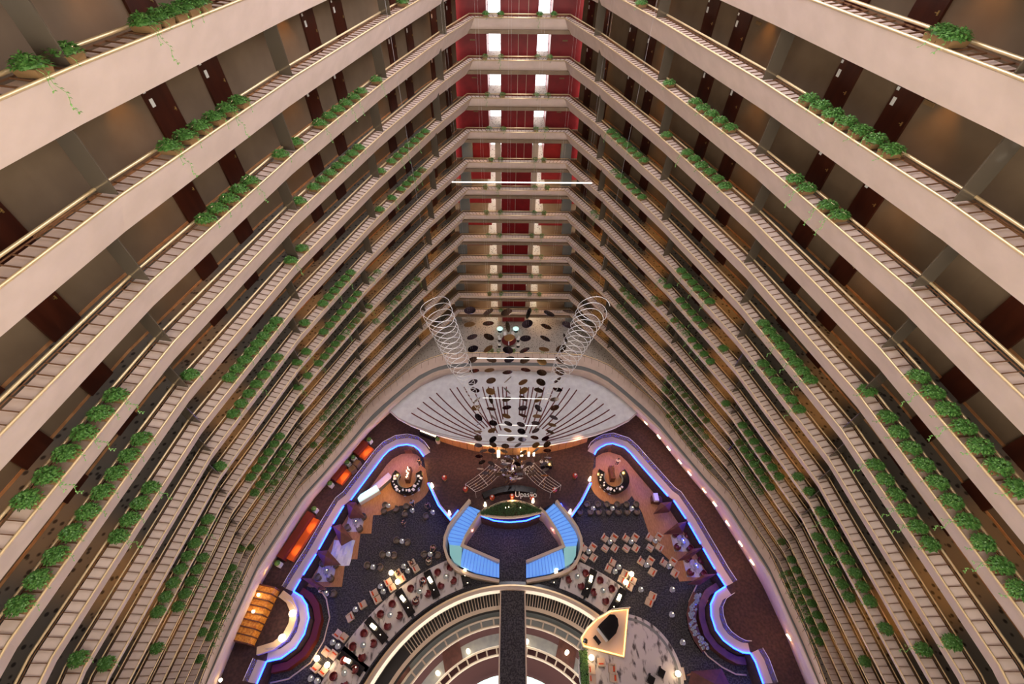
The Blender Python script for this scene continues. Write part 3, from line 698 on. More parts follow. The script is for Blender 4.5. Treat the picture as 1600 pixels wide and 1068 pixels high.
for k, (x, y, z) in enumerate(((732, 1018, -9.3), (685, 1052, -9.3), (823, 1003, -9.3), (885, 1020, -9.3), (624, 1046, -5.1))):
    p = pt(x, y, z); mb = MB(); mb.lathe([(0, 1.3), (.10, 1.28), (.22, .95), (.16, .85), (.03, .8), (.03, .06), (.2, .04), (.2, 0)], (0, 0, 0), 10)
    tag(mb.obj('glowing_lamp', 'warmw', loc=p), 'small glowing lamp on the lower floor inside the opening, %s of five' % ORD[k], 'lamp', 'lamps on the lower floors'); point_light('lower_lamp', p + Vector((0, 0, 1.5)), 14, (1, .75, .45))
for k, (x, y) in enumerate(((707, 1026), (885, 1020), )):
    p = pt(x, y, -9.35); mb = MB(); mb.box((0, 0, .02), (2.2, 3.0, .06), .3 if k == 0 else -.3); tag(mb.obj('rug', 'booth', loc=p), 'dark rug on the pale lower floor, %s of the walkway' % ('left' if k == 0 else 'right'), 'rug')
p = pt(622, 1050, -5.15); mb = MB(); mb.box((0, 0, .02), (2.4, 2.4, .06), .6); tag(mb.obj('rug', 'booth', loc=p), 'dark square rug on the grey floor at the lower left of the opening', 'rug')

# ---------------------------------------------------------------- furniture prototypes
def armchair():
    t = thing('armchair', 'x', 'chair', (0, 0, 0), 0, 'cream armchairs with orange cushions')
    mb = MB(); mb.box((0, 0, .27), (.86, .86, .30)); mb.obj('seat', 'seatc', t)
    mb = MB(); mb.box((0, .37, .55), (.90, .16, .52)); mb.obj('backrest', 'seatc', t)
    mb = MB(); mb.box((-.39, -.02, .44), (.13, .82, .26)); mb.box((-.39, .1, .6), (.13, .5, .1)); mb.obj('armrest', 'seatc', t)
    mb = MB(); mb.box((.03, .20, .52), (.58, .17, .36), taper=.85); mb.obj('cushion', 'orange', t)
    for sx in (-1, 1):
        for sy in (-1, 1): mb = MB(); mb.box((sx * .36, sy * .36, .06), (.06, .06, .12)); mb.obj('leg', 'black', t)
    for ch in t.children: ch.data.transform(Matrix.Scale(.80, 4))
    return t
def tubchair(name, shell, inn, lab, group):
    t = thing(name, 'x', 'chair', (0, 0, 0), 0, group)
    mb = MB(); mb.lathe([(.0, .44), (.28, .44), (.30, .40), (.30, .12), (.18, .10), (0, .10)], (0, 0, 0), 20); mb.obj('seat', inn, t, True)
    mb = MB(); mb.lathe([(.30, .10), (.30, .74), (.34, .78), (.39, .76), (.41, .70), (.38, .10), (.30, .10)], (0, 0, 0), 22, math.radians(-50), math.radians(230)); mb.obj('backrest', shell, t, True)
    mb = MB(); mb.lathe([(0, 0), (.24, 0), (.24, .03), (.05, .10), (0, .10)], (0, 0, 0), 14); mb.obj('base', 'black', t)
    for ch in t.children: ch.data.transform(Matrix.Scale(.90, 4))
    return t
def glass_table(n=14):
    t = thing('glass_side_table', 'x', 'table', (0, 0, 0), 0, 'round glass side tables')
    mb = MB(); mb.lathe([(0, .50), (.27, .50), (.28, .485), (.27, .47), (0, .47)], (0, 0, 0), 18); mb.obj('tabletop', 'tglass', t)
    mb = MB(); mb.lathe([(0, .47), (.03, .47), (.03, .03), (.18, .02), (.18, 0), (0, 0)], (0, 0, 0), 12); mb.obj('pedestal', 'wire', t)
    return t
def candle():
    t = thing('candle_glass', 'x', 'candle', (0, 0, 0), 0, 'tealight glasses on the lounge tables')
    mb = MB(); mb.lathe([(0, 0), (.05, 0), (.055, .10), (.045, .10), (.04, .01)], (0, 0, 0), 10); mb.obj('glass', 'tglass', t)
    mb = MB(); mb.lathe([(0, .02), (.04, .02), (.04, .09), (0, .115)], (0, 0, 0), 8); mb.obj('flame', 'flame', t)
    return t
def bowl_lantern():
    t = thing('floor_lantern', 'x', 'lantern', (0, 0, 0), 0, 'round glowing floor lanterns')
    mb = MB(); mb.lathe([(0, .98), (.16, .94), (.25, .82), (.25, .68), (.16, .56), (0, .52)], (0, 0, 0), 16); mb.obj('lamp_shade', 'flame', t, True)
    mb = MB(); mb.lathe([(0, .55), (.05, .55), (.05, .05), (.20, .04), (.20, 0), (0, 0)], (0, 0, 0), 12); mb.obj('stand', 'black', t)
    return t
PA, PT, PC, PLn = armchair(), glass_table(), candle(), bowl_lantern()
PB = tubchair('tub_chair', 'tub', 'tubin', '', 'taupe round tub chairs'); PW = tubchair('tub_chair', 'wine', 'winein', '', 'wine red round tub chairs')
first = set()
def place(proto, loc, rz, label):
    if proto.name in first: return dup(proto, loc, rz, label)
    first.add(proto.name); proto.location = loc; proto.rotation_euler = (0, 0, rz); proto['label'] = label; return proto
def P0(x, y, z=0.0): p = pt(x, y, z); p.z = z; return p
def face(p, q): d = q - p; return math.atan2(d.y, d.x) + PI / 2      # chair front is -y
def corner(dx, dy):
    v = 'upper' if dy < -2 else ('lower' if dy > 2 else 'level'); h = 'left' if dx < -2 else ('right' if dx > 2 else 'middle'); return (v + ' ' + h).replace('level ', '').replace(' middle', '')
def table(x, y, where, cand=(4, -4)):
    p = P0(x, y); place(PT, p, 0, 'glass side table %s' % where)
    q = p + Vector((.09, .09, .50)); place(PC, q, 0, 'tealight on glass table %s' % where)
# groups of orange-cushioned armchairs (pixel centres), with their tables
X4 = [(( 919, 864), 'of the first four-chair group right of the stair', 4), ((952, 849), 'of the second four-chair group right of the stair', 4), ((985, 849), 'of the third four-chair group right of the stair', 4), ((1022, 848), 'of the four-chair group beside the right timber floor', 4), ((1009, 885), 'of the three-chair group in the middle right lounge', 3), ((1044, 887), 'of the three-chair group near the right booths', 3)]
for (cx, cy), where, k in X4:
    dd = [(-7, -8.5), (7, -9), (-6.5, 7), (8, 7)] if k == 4 else [(-7, -8.5), (7, -9), (10, 8)]
    for dx, dy in dd:
        q = P0(cx + dx, cy + dy, .3); c = P0(cx, cy - 1, .3); d = (c - q); rz = face(q, c)
        rz = math.radians(-38) + round((rz + math.radians(38)) / (PI / 2)) * PI / 2
        place(PA, Vector((q.x, q.y, 0)), rz, 'orange-cushioned armchair, %s seat %s' % (corner(dx, dy), where))
    table(cx, cy - 1, where)
ang = lambda a: math.radians(a)
pairs = [  # x, y of the two chairs, table positions, rotation, label
 ([(644, 879), (650, 888)], [(632, 886), (638, 893)], 125, 'in the topmost pair of the left diagonal row'),
 ([(622, 896), (628, 904)], [], -55, 'in the second pair of the left diagonal row, above the lanterns'),
 ([(607, 909), (613, 918)], [(596, 917), (600, 925)], 125, 'in the third pair of the left diagonal row'),
 ([(585, 926), (590, 936)], [], 125, 'in the fourth pair of the left diagonal row'),
 ([(567, 944)], [(557, 953)], 125, 'single above the small table in the left row'),
 ([(547, 964)], [], -55, 'single below the small table in the left row'),
 ([(528, 990), (537, 995)], [(522, 1004), (530, 1010)], 150, 'in the fifth pair of the left diagonal row'),
 ([(510, 1018), (521, 1023)], [], -30, 'in the sixth pair of the left row above two lanterns'),
 ([(494, 1042), (506, 1048)], [(488, 1060), (498, 1064)], 150, 'in the lowest pair of the left diagonal row'),
 ([(957, 878), (951, 888)], [(966, 887), (960, 894)], 60, 'in the diagonal pair left of the right lanterns'),
 ([(976, 896), (971, 905)], [], -120, 'in the pair directly left of the right lanterns'),
 ([(989, 906), (984, 916)], [(1000, 922)], 60, 'in the pair directly right of the right lanterns'),
 ([(1019, 931), (1014, 940)], [], -120, 'in the lone pair in the open right lounge'),
 ([(1102, 943)], [], -30, 'at the top of the right niche table'), ([(1105, 967)], [], -80, 'second down beside the right niche wall'), ([(1112, 984)], [], -80, 'third down beside the right niche wall'), ([(1125, 1008)], [], 170, 'at the bottom of the right niche table'),
 ([(939, 1034)], [], 180, 'on the white marble circle, topmost seat'), ([(924, 1046), (925, 1060)], [], 90, 'at the hedge side of the white marble circle'), ([(956, 1044), (958, 1058)], [], -95, 'in the middle of the white marble circle')]
for chairs, tabs, a, where in pairs:
    for i, (x, y) in enumerate(chairs):
        q = P0(x, y, .3); zf = .12 if 'marble' in where else 0
        place(PA, Vector((q.x, q.y, zf)), ang(a), 'orange-cushioned armchair %s%s' % (('' if len(chairs) == 1 else ('upper seat ' if i == 0 else 'lower seat ')), where))
    for i, (x, y) in enumerate(tabs): table(x, y, ('upper ' if i == 0 and len(tabs) > 1 else ('lower ' if i else 'single ')) + 'one by ' + where.replace('in the ', 'the ').replace('single ', 'armchair '))
for k, (x, y, wh) in enumerate(((611, 894, 'between the left armchair pairs, upper'), (621, 908, 'between the left armchair pairs, lower'), (495, 1028, 'left of the sixth left armchair pair, left one'), (511, 1038, 'below the sixth left armchair pair, right one'), (987, 896, 'between the right armchair pairs, upper'), (978, 909, 'between the right armchair pairs, lower'), (924, 1027, 'on the white marble circle at the stage'), (1059, 1052, 'on the pedestal at the right rim of the marble circle'))):
    q = P0(x, y, .8); place(PLn, Vector((q.x, q.y, .12 if 'marble' in wh else 0)), 0, 'round glowing lantern %s' % wh); point_light('lantern_light', (q.x, q.y, 1.3), 18, (1, .62, .25))
# taupe tub chairs
tubs = [((602, 789), 'upper left chair below the left dessert counter', (608, 792)), ((600, 798), 'lower left chair below the left dessert counter', (608, 792)), ((619, 795), 'right chair at the first table below the left bar', (608, 792)), ((635, 791), 'upper chair at the second table below the left bar', (645, 799)), ((633, 803), 'lower chair at the second table below the left bar', (645, 799)), ((668, 790), 'upper chair by the curved blue wall left of the stair', (677, 802)), ((666, 806), 'lower chair by the curved blue wall left of the stair', (677, 802)),
 ((620, 844), 'left of the upper lone pair on the left carpet', (629, 847)), ((637, 847), 'right of the upper lone pair on the left carpet', (629, 847)), ((598, 866), 'left of the middle lone pair on the left carpet', (608, 867)), ((616, 867), 'right of the middle lone pair on the left carpet', (608, 867)), ((574, 883), 'left of the lower lone pair on the left carpet', (584, 887)), ((594, 886), 'right of the lower lone pair on the left carpet', (584, 887)),
 ((663, 866), 'left chair of the four beside the stair bend', (673, 867)), ((684, 867), 'right chair of the four beside the stair bend', (673, 867)), ((677, 856), 'upper chair of the four beside the stair bend', (673, 867)), ((670, 877), 'lower chair of the four beside the stair bend', (673, 867)), ((521, 927), 'chair below the lowest left booth', (511, 928))]
for k, ((x, y), wh, c) in enumerate(tubs):
    q = P0(x, y, .4); cc = P0(*c, .4); place(PB, Vector((q.x, q.y, 0)), face(q, cc), 'taupe round tub chair, %s' % wh)
for k, ((x, y), wh) in enumerate((((608, 792), 'at the left end below the left bar'), ((645, 799), 'in front of the second pair below the left bar'), ((677, 802), 'next to the curved blue wall'), ((629, 847), 'between the upper lone tub chairs'), ((608, 867), 'between the middle lone tub chairs'), ((584, 887), 'between the lower lone tub chairs'), ((673, 867), 'between the four tub chairs by the stair'), ((511, 928), 'below the lowest left booth'))): table(x, y, wh)
k = 0
for row, y in (('upper', 788), ('lower', 800)):
    for i, x in enumerate((917, 934, 948, 964, 979, 994) if row == 'upper' else (906, 922, 935, 951, 966, 980, 995)):
        q = P0(x, y, .4); place(PB, Vector((q.x, q.y, 0)), PI if row == 'lower' else 0, 'taupe round tub chair, %s of the %s row below the right bar' % (ORD[i], row))
for i, x in enumerate((926, 956, 986)): table(x, 796, 'between the tub rows below the right bar, %s from left' % ORD[i])
for i, (x, y) in enumerate(((1049, 922), (1048, 961), (1065, 1004))): table(x, y, 'standing alone in the open right lounge, %s from the top' % ORD[i])
# wine red tub chairs on marble patches along the void rim
def rimq(deg, r, z=0): a = math.radians(deg); return RC + Vector((r * math.cos(a), r * math.sin(a), z))
def rimdeg(x, y): p = P0(x, y) - RC; return math.degrees(math.atan2(p.y, p.x)), math.hypot(p.x, p.y)
bays = [(701, 915), (660, 933), (620, 975), (578, 1017), (545, 1055), (898, 912), (938, 930)]
names_b = ['nearest the left stair', 'second from the left stair', 'third from the left stair', 'fourth from the left stair', 'fifth from the left stair', 'nearest the right stair', 'beside the stage']
R0, R1 = RV + .45, RV + 3.75
degs = []
for k, (x, y) in enumerate(bays):
    dg, r = rimdeg(x, y); degs.append(dg); wd = 5.0
    mb = MB(); mb.lathe([(R0, 0), (R1, 0), (R1, .10), (R0, .10), (R0, 0)], (RC.x, RC.y, 0), 12, math.radians(dg - wd), math.radians(dg + wd)); tag(mb.obj('marble_floor_patch', 'marble'), 'raised white marble platform on the opening rim %s' % names_b[k], 'platform', 'marble platforms round the opening')
    c = rimq(dg, RV + 2.1, .10); place(PT, c, 0, 'round glass side table on the marble platform %s' % names_b[k]); place(PC, c + Vector((.08, .05, .5)), 0, 'lit tealight on the marble platform %s' % names_b[k])
    for j in range(4):
        a = math.radians(dg + 12 + 90 * j + 30); q = c + Vector((math.cos(a) * .98, math.sin(a) * .98, 0)); place(PW, q, face(q, c), 'wine red tub chair %s on the marble platform %s' % (('outer', 'left', 'inner', 'right')[j], names_b[k]))
for k, dg in enumerate([rimdeg(677, 918)[0], rimdeg(640, 953)[0], rimdeg(597, 994)[0], rimdeg(557, 1042)[0], rimdeg(731, 912)[0], rimdeg(918, 917)[0], rimdeg(865, 912)[0], rimdeg(962, 942)[0]]):
    wh = 'on opening rim, %s' % ['between first and second left marble platforms', 'between second and third left marble platforms', 'between third and fourth left marble platforms', 'between fourth and fifth left marble platforms', 'below the left stair', 'between the two right marble platforms', 'below the right stair', 'beside the stage corner'][k]
    rt = 1.35 if k in (4, 6) else 2.1; ln = .55 if k in (4, 6) else 1
    t = thing('lamp_table', 'black table with glowing lamp %s' % wh, 'table', rimq(dg, RV + rt), math.radians(dg), 'black lamp tables round the opening')
    mb = MB(); mb.box((0, 0, .40), (2.9 * ln, .8, .06)); mb.obj('tabletop', 'black', t)
    mb = MB(); mb.box((0, 0, .19), (2.7 * ln, .65, .38)); mb.obj('base', 'black', t)
    t2 = thing('table_lamp', 'glowing lamp on black table %s' % wh, 'lamp', rimq(dg, RV + rt + .4, .43), math.radians(dg + 8), 'lamps on the black tables')
    mb = MB(); mb.box((0, 0, .34), (.62, .34, .42), taper=.8); mb.obj('lamp_shade', 'warmw', t2); mb = MB(); mb.box((0, 0, .06), (.12, .12, .13)); mb.obj('base', 'brass', t2)
    place(PC, rimq(dg, RV + rt - .65, .43), 0, 'tealight on black table %s' % wh); q = rimq(dg, RV + rt + .4, 1.5); point_light('table_lamp_light', q, 8, (1, .7, .35))

# ---------------------------------------------------------------- timber floors, booths, bars
def flat(poly, z, name, m, label, cat, th=.06):
    mb = MB(); mb.prism([(P0(x, y, z).x, P0(x, y, z).y) for x, y in poly], z - th, z); return tag(mb.obj(name, m), label, cat)
flat([(545, 783), (600, 717), (622, 700), (655, 706), (663, 755), (661, 768), (650, 778), (594, 804), (583, 804), (580, 833), (563, 833), (558, 873), (540, 873), (534, 916), (484, 917), (474, 912)], .06, 'timber_floor', 'wood', 'stepped honey timber floor along the left booths and bar', 'floor')
flat([(931, 712), (958, 697), (980, 710), (1043, 780), (1078, 825), (1118, 895), (1105, 905), (1062, 908), (1050, 878), (1020, 850), (1003, 800), (985, 770), (930, 760)], .06, 'timber_floor', 'wood', 'long honey timber floor along the right booths and bar', 'floor')
for side, (bx, by) in (('left', (638, 750)), ('right', (956, 748))):
    c = P0(bx, by + 6)
    mb = MB(); mb.lathe([(0, .10), (2.75, .10), (2.75, 0)], (c.x, c.y, 0), 40); tag(mb.obj('round_timber_floor', 'wood'), 'round timber platform under the %s bar' % side, 'platform')
    t = thing('bar_counter', 'black horseshoe bar counter on the %s round platform' % side, 'bar', (c.x, c.y + .15, .1))
    A0, A1 = math.radians(-215), math.radians(35)
    mb = MB(); mb.lathe([(1.25, 0), (1.7, 0), (1.7, 1.08), (1.25, 1.08), (1.25, 0)], (0, 0, 0), 36, A0, A1); mb.obj('body', 'black', t)
    mb = MB(); mb.lathe([(1.2, 1.08), (1.95, 1.08), (1.95, 1.14), (1.2, 1.14), (1.2, 1.08)], (0, 0, 0), 36, A0, A1); mb.obj('counter_top', 'black', t)
    mb = MB(); mb.lathe([(1.05, .82), (1.3, .82), (1.3, .86), (1.05, .86), (1.05, .82)], (0, 0, 0), 36, A0, A1); mb.obj('work_shelf', 'grey', t)
    mb = MB(); mb.box((0, .9, .55), (.55, 1.7, 1.1)); o = tag(mb.obj('back_bar_cabinet', 'booth', loc=(c.x, c.y, .1)), 'narrow cabinet in the middle of the %s bar' % side, 'cabinet')
    R = random.Random(3 if side == 'left' else 5)
    gl = MB(); gl.lathe([(0, 0), (.035, 0), (.045, .24), (.02, .28), (.02, .34), (0, .34)], (0, 0, 0), 8); gp = gl.obj('bottle', 'warmw' if side == 'left' else 'brass'); gp2 = None
    for i in range(10):
        o = gp if i == 0 else gp.copy()
        if i: C.objects.link(o)
        o.location = (c.x + R.uniform(-.18, .18), c.y + .3 + i * .14, 1.2); tag(o, 'lit bottle on the cabinet in the middle of the %s bar' % side, 'bottle', 'bottles on the %s bar cabinet' % side)
    gl = MB(); gl.box((0, 0, .07), (.26, .20, .14)); gp = gl.obj('serving_dish', 'white2')
    for i in range(16 if side == 'left' else 11):
        o = gp if i == 0 else gp.copy()
        if i: C.objects.link(o)
        a = math.radians(-200 + 220 * (i + .5) / 16 + R.uniform(-3, 3)); rr = 1.55 + R.uniform(-.15, .2)
        o.location = (c.x + rr * math.cos(a), c.y + .15 + rr * math.sin(a), 1.25); o.rotation_euler = (0, 0, a + R.uniform(-.5, .5)); sc = R.uniform(.6, 1.4); o.scale = (sc, sc, 1)
        tag(o, 'small white dish or glassware on the %s bar counter' % side, 'dish', 'dishes on the %s bar counter' % side)
    st = MB(); st.lathe([(0, .72), (.17, .72), (.19, .68), (.17, .62), (.03, .60), (.03, .04), (.18, .03), (.18, 0), (0, 0)], (0, 0, 0), 14)
    so = st.obj('bar_stool', 'white2')
    for i, (x, y) in enumerate(((632, 770), (643, 768), (653, 762)) if side == 'left' else ((946, 763), (954, 767), (966, 765), (940, 757))):
        o = so if i == 0 else so.copy()
        if i: C.objects.link(o)
        q = P0(x, y, .7); o.location = (q.x, q.y, .1); tag(o, 'white topped bar stool at the %s bar, %s from %s' % (side, ORD[i], 'left'), 'stool', 'white stools at the %s bar' % side)
    bb = P0(bx - 2, by - 46); mb = MB(); mb.box((0, 0, .5), (3.1, .85, 1.0)); mb.box((0, .25, 1.3), (2.2, .3, .6)); tag(mb.obj('sideboard', 'booth', loc=(bb.x, bb.y, 0)), 'dark sideboard behind the %s bar under the blue arch' % side, 'cabinet')
    mb = MB(); mb.box((0, 0, 0), (1.5, .45, .1)); tag(mb.obj('tray_of_dishes', 'white2', loc=(bb.x, bb.y - .1, 1.06)), 'white tray on the dark sideboard behind the %s bar' % side, 'tray')
    for i, (dx, dy) in enumerate(((-1.6, 1.2), (1.7, 1.4), (-2.2, -.8))): point_light('bar_light', (c.x + dx, c.y + dy, 2.6), 120, (1, .52, .14))
    point_light('bar_light', (c.x, c.y + 3.6, 1.9), 30, (1, .6, .3))
# dessert counter of the left bar
t = thing('dessert_counter', 'glowing pale green glass dessert counter left of the left bar', 'counter', P0(578, 776), math.radians(36))
mb = MB(); mb.box((0, 0, .45), (2.6, .8, .9)); mb.obj('base', 'white2', t); mb = MB(); mb.box((0, 0, 1.02), (2.5, .75, .24)); mb.obj('glass_case', 'case', t)
t = thing('service_counter', 'grey steel counter linking the dessert counter and the left bar', 'counter', P0(600, 757), math.radians(48)); mb = MB(); mb.box((0, 0, .45), (2.3, .75, .9)); mb.obj('base', 'grey', t); mb = MB(); mb.box((0, 0, .93), (2.4, .85, .06)); mb.obj('counter_top', 'ledge2', t)
t = thing('service_counter', 'brown counter with white machine below the right bar', 'counter', P0(1024, 783), math.radians(-10)); mb = MB(); mb.box((0, 0, .45), (1.2, .8, .9)); mb.obj('base', 'booth', t)
mb = MB(); mb.box((0, 0, .25), (.5, .9, .5)); tag(mb.obj('coffee_machine', 'white2', loc=P0(1021, 783) + Vector((0, 0, .9))), 'white coffee machine on the brown counter below the right bar', 'machine')
# booths: slanted timber wing canopies, sheer curtains, tables and chairs
boothsL = [[(541, 784), (556, 784), (567, 804), (543, 805)], [(520, 822), (533, 818), (548, 838), (530, 848)], [(494, 861), (512, 859), (529, 878), (503, 880)], [(472, 903), (486, 903), (506, 916), (495, 919)]]
boothsR = [[(1032, 785), (1050, 783), (1049, 795), (1024, 798)], [(1073, 814), (1058, 817), (1040, 830), (1070, 829)], [(1098, 855), (1082, 857), (1062, 872), (1080, 870)], [(1119, 896), (1100, 897), (1078, 909), (1098, 910)]]
for side, bs in (('left', boothsL), ('right', boothsR)):
    for i, b in enumerate(bs):
        z0, z1 = 1.2, 2.15; V = [P0(x, y, z1) for x, y in b]; cc = sum(V, Vector()) / 4
        mb = MB(); lo = [Vector((v.x, v.y, z0 + (.6 if j < 2 else 0))) for j, v in enumerate(V)]; hi = [Vector((v.x, v.y, v.z + (.0 if j < 2 else -.7))) for j, v in enumerate(V)]
        ridge = Vector((cc.x, cc.y, 2.3)); k = 4
        mb.add(lo + hi + [ridge], [(3, 2, 1, 0)] + [(j, (j + 1) % 4, 4 + (j + 1) % 4, 4 + j) for j in range(4)] + [(4 + j, 4 + (j + 1) % 4, 8) for j in range(4)])
        tag(mb.obj('booth_canopy', 'booth'), 'dark brown wing-shaped timber canopy over the %s booths, %s from the top' % (side, ORD[i]), 'canopy', '%s booth canopies' % side)
sets = [((557, 817), 'left', 'under the top canopy'), ((512, 893), 'left', 'beside the timber floor end'), ((1065, 847), 'right', 'under the second canopy'), ((1085, 886), 'right', 'under the third canopy')]
for (x, y), side, wh in sets:
    c = P0(x, y, .06); place(PT, c, 0, 'round glass side table in the %s booth %s' % (side, wh))
    place(PC, c + Vector((.05, .05, .5)), 0, 'lit tealight in the %s booth %s' % (side, wh))
    for j in range(4):
        a = math.radians(40 + 90 * j); q = c + Vector((math.cos(a), math.sin(a), 0)) * .98; place(PB if side == 'left' else PW, q, face(q, c), '%s tub chair in the %s booth %s, %s corner' % ('taupe' if side == 'left' else 'wine red', side, wh, ('upper right', 'upper left', 'lower left', 'lower right')[j]))
    mb = MB(); R = random.Random(int(x)); grid = [[Vector((i * .32, j * .36, .10 + .05 * math.sin(i * 1.7 + j) + .04 * R.random())) for i in range(7)] for j in range(6)]; mb.loft(grid)
    o = mb.obj('sheer_rug', 'marble', loc=(c.x - 1.1, c.y - 1.0, 0)); tag(o, 'crumpled white marbled rug under the %s booth %s' % (side, wh), 'rug')
mb = MB(); grid = [[Vector((i * .3, j * .3, .15 + .10 * math.sin(i * 1.9 + j * .8) + .03 * random.random())) for i in range(9)] for j in range(10)]; mb.loft(grid)
q = P0(534, 866); tag(mb.obj('draped_cloth', 'canopy', loc=(q.x - 1.2, q.y - 1.2, 0)), 'pale draped sheet on the timber floor between the left booths', 'cloth')

# ---------------------------------------------------------------- niches, benches, sofas on the deck
for side, sg in (('left', 1), ('right', -1)):
    if side == 'left':
        b0 = pts([(442, 928), (455, 938), (462, 955), (459, 975), (448, 996), (430, 1010), (404, 1018)], ZD)
        mb = MB(); P = [Vector((p.x, p.y, 0)) for p in b0]; N = normals(P)
        t = thing('curved_bench', 'cream curved bench in the left half-round niche', 'bench')
        mb.loft([off(P, N, -.35, ZD), off(P, N, -.35, ZD + .45), off(P, N, .3, ZD + .45), off(P, N, .3, ZD), off(P, N, -.35, ZD)]); mb.obj('seat', 'seatc', t)
        for k, (x, y) in enumerate(((457, 958), (441, 996))):
            q = pt(x, y, ZD + .9); t2 = thing('table_lamp', 'large white glowing lamp on the curved niche bench, %s one' % ('upper', 'lower')[k], 'lamp', (q.x, q.y, ZD + .45), 0)
            mb = MB(); mb.lathe([(0, .75), (.26, .7), (.32, .5), (.26, .3), (0, .26)], (0, 0, 0), 16); mb.obj('lamp_shade', 'flame', t2, True); mb = MB(); mb.lathe([(0, .3), (.08, .3), (.15, 0)], (0, 0, 0), 10); mb.obj('base', 'orange', t2)
            point_light('niche_lamp', (q.x, q.y, ZD + 1.6), 28, (1, .6, .3))
    nb = LL[1:9] if side == 'left' else LR[2:12]
    mb = strip(nb, -sg * .12, -sg * .75, .02, .9); struct(mb.obj('trim_4', 'rsofa' if side == 'left' else 'booth'))
    P = [Vector((p.x, p.y, 0)) for p in nb]; N = normals(P); mb = MB(); mb.tube(off(P, N, -sg * 1.5, .75 if side == 'left' else .3), .07, 6); tag(mb.obj('curved_rail', 'cream', smooth=True), 'curved pale rail on the lounge floor outside the %s niche' % side, 'rail')
def sofa(a, b, where, lit=True):
    A, B = pt(*a, ZD), pt(*b, ZD); c = (A + B) / 2; L = (B - A).length; rz = math.atan2(B.y - A.y, B.x - A.x)
    if math.cos(rz) * 1 < 0: pass
    n = Vector((-math.sin(rz), math.cos(rz), 0)); sgn = 1 if n.x * (1 if c.x < 0 else -1) > 0 else -1     # towards the void
    t = thing('wall_bench', 'rust red bench with bright orange lit seat %s' % where, 'bench', (c.x, c.y, ZD), rz)
    mb = MB(); mb.box((0, 0, .5), (L, .8, 1.0)); mb.obj('backrest', 'rsofa', t)
    mb = MB(); mb.box((0, sgn * .80, .22), (L * .90, .8, .44)); mb.obj('seat', 'osofa', t)
    A = A + n * sgn * .2; B = B + n * sgn * .2; t.location = (A + B) / 2
    for i in range(max(1, int(L / 2.2))):
        u = (i + .5) / max(1, int(L / 2.2)); q = A.lerp(B, u) + n * sgn * 1.0; spot_light('bench_light', (q.x, q.y, ZD + 1.6), 110, (1, .50, .16), 1.1)
    for i, e in enumerate((A, B)):
        q = e + (e - c).normalized() * .5; t2 = thing('potted_plant', 'plant in white pot, %s end of bench %s' % (('lower', 'upper')[i], where), 'plant', (q.x, q.y, ZD))
        mb = MB(); mb.box((0, 0, .3), (.5, .5, .6), rz); mb.obj('pot', 'white2', t2); mb = MB(); mb.lathe([(0, 1.1), (.2, 1.05), (.3, .85), (.2, .65), (0, .6)], (0, 0, 0), 12); mb.obj('foliage', 'leaf', t2, True)
sofa((440, 874), (487, 804), 'along the lower left lobby wall')
sofa((520, 752), (538, 730), 'in the middle of the left lobby wall')
sofa((556, 712), (572, 694), 'at the top of the left lobby wall')
for k, (x, y) in enumerate(((541, 727), (548, 718))):
    q = pt(x, y, ZD + .5) + Vector((.9, -.5, 0)); mb = MB(); mb.box((0, 0, .4), (.75, .65, .8), .9 + k * .2); tag(mb.obj('ottoman_chair', 'trough', loc=(q.x, q.y, ZD)), 'orange wooden cube chair between the left wall benches, %s one' % ('lower', 'upper')[k], 'chair', 'cube chairs between benches')
# amber lit shelving unit
t = thing('display_shelf', 'amber lit timber shelving with eight compartments on the lower left deck', 'shelf')
A, B = pt(371, 1003, ZD), pt(413, 918, ZD); ax = (B - A).normalized(); nn = Vector((ax.y, -ax.x, 0)); rz = math.atan2(ax.y, ax.x)
for i in range(8):
    q = A.lerp(B, (i + .5) / 8) + nn * .8; mb = MB(); mb.box((q.x, q.y, ZD + .7), ((B - A).length / 8 * .84, 1.9, 1.35), rz); o = mb.obj('compartment', 'amberp', t)
for i in range(9):
    q = A.lerp(B, i / 8) + nn * .8; mb = MB(); mb.box((q.x, q.y, ZD + .8), (.10, 2.1, 1.6), rz); mb.obj('divider', 'booth', t)
for k, (x, y) in enumerate(((404, 929), (396, 955), (345, 1062))):
    q = pt(x, y, ZD + 1.6); mb = MB(); mb.lathe([(0, .3), (.12, .25), (.15, .1), (0, 0)], (0, 0, 0), 10); tag(mb.obj('glowing_lamp', 'warmw', loc=(q.x, q.y, ZD + 1.5)), ('small bright lamp on the upper amber shelves', 'small bright lamp on the middle amber shelves', 'bright lamp below the amber shelves at the frame edge')[k], 'lamp'); point_light('shelf_lamp', (q.x + .3, q.y, ZD + 2.2), 15, (1, .6, .2))
# wall sconces on the right lobby wall, lamps washing both
for k, (x, y) in enumerate(((997, 660), (1021, 682), (1035, 700), (1053, 721), (1069, 739), (1093, 766), (1107, 787), (1125, 817), (1146, 849), (1163, 878), (1221, 995))):
    q = pt(x, y, ZD + 1.9); i_ = at_y(C12, q.y); Bx = at_y(B12, q.y); px = -(i_.x * .64 + Bx.x * .36) - .16
    t = thing('wall_sconce', 'narrow amber wall light on the right lobby wall, %s from the top' % ORD[k], 'light', (px, q.y, ZD + 1.9), 0, 'sconces on the right lobby wall')
    mb = MB(); mb.box((0, 0, 0), (.10, .55, .14), .45); mb.obj('lamp_glass', 'warmw', t); mb = MB(); mb.box((.07, 0, -.12), (.1, .5, .08), .45); mb.obj('bracket', 'brass', t)
    point_light('sconce_light', (px - .5, q.y, ZD + 1.7), 26, (1, .48, .14))
for k, (x, y) in enumerate(((600, 668), (500, 786), (425, 895), (590, 690))):
    q = pt(x, y, ZD); point_light('left_wall_wash', (q.x + .6, q.y - .4, ZD + 1.9), 24, (1, .5, .15))
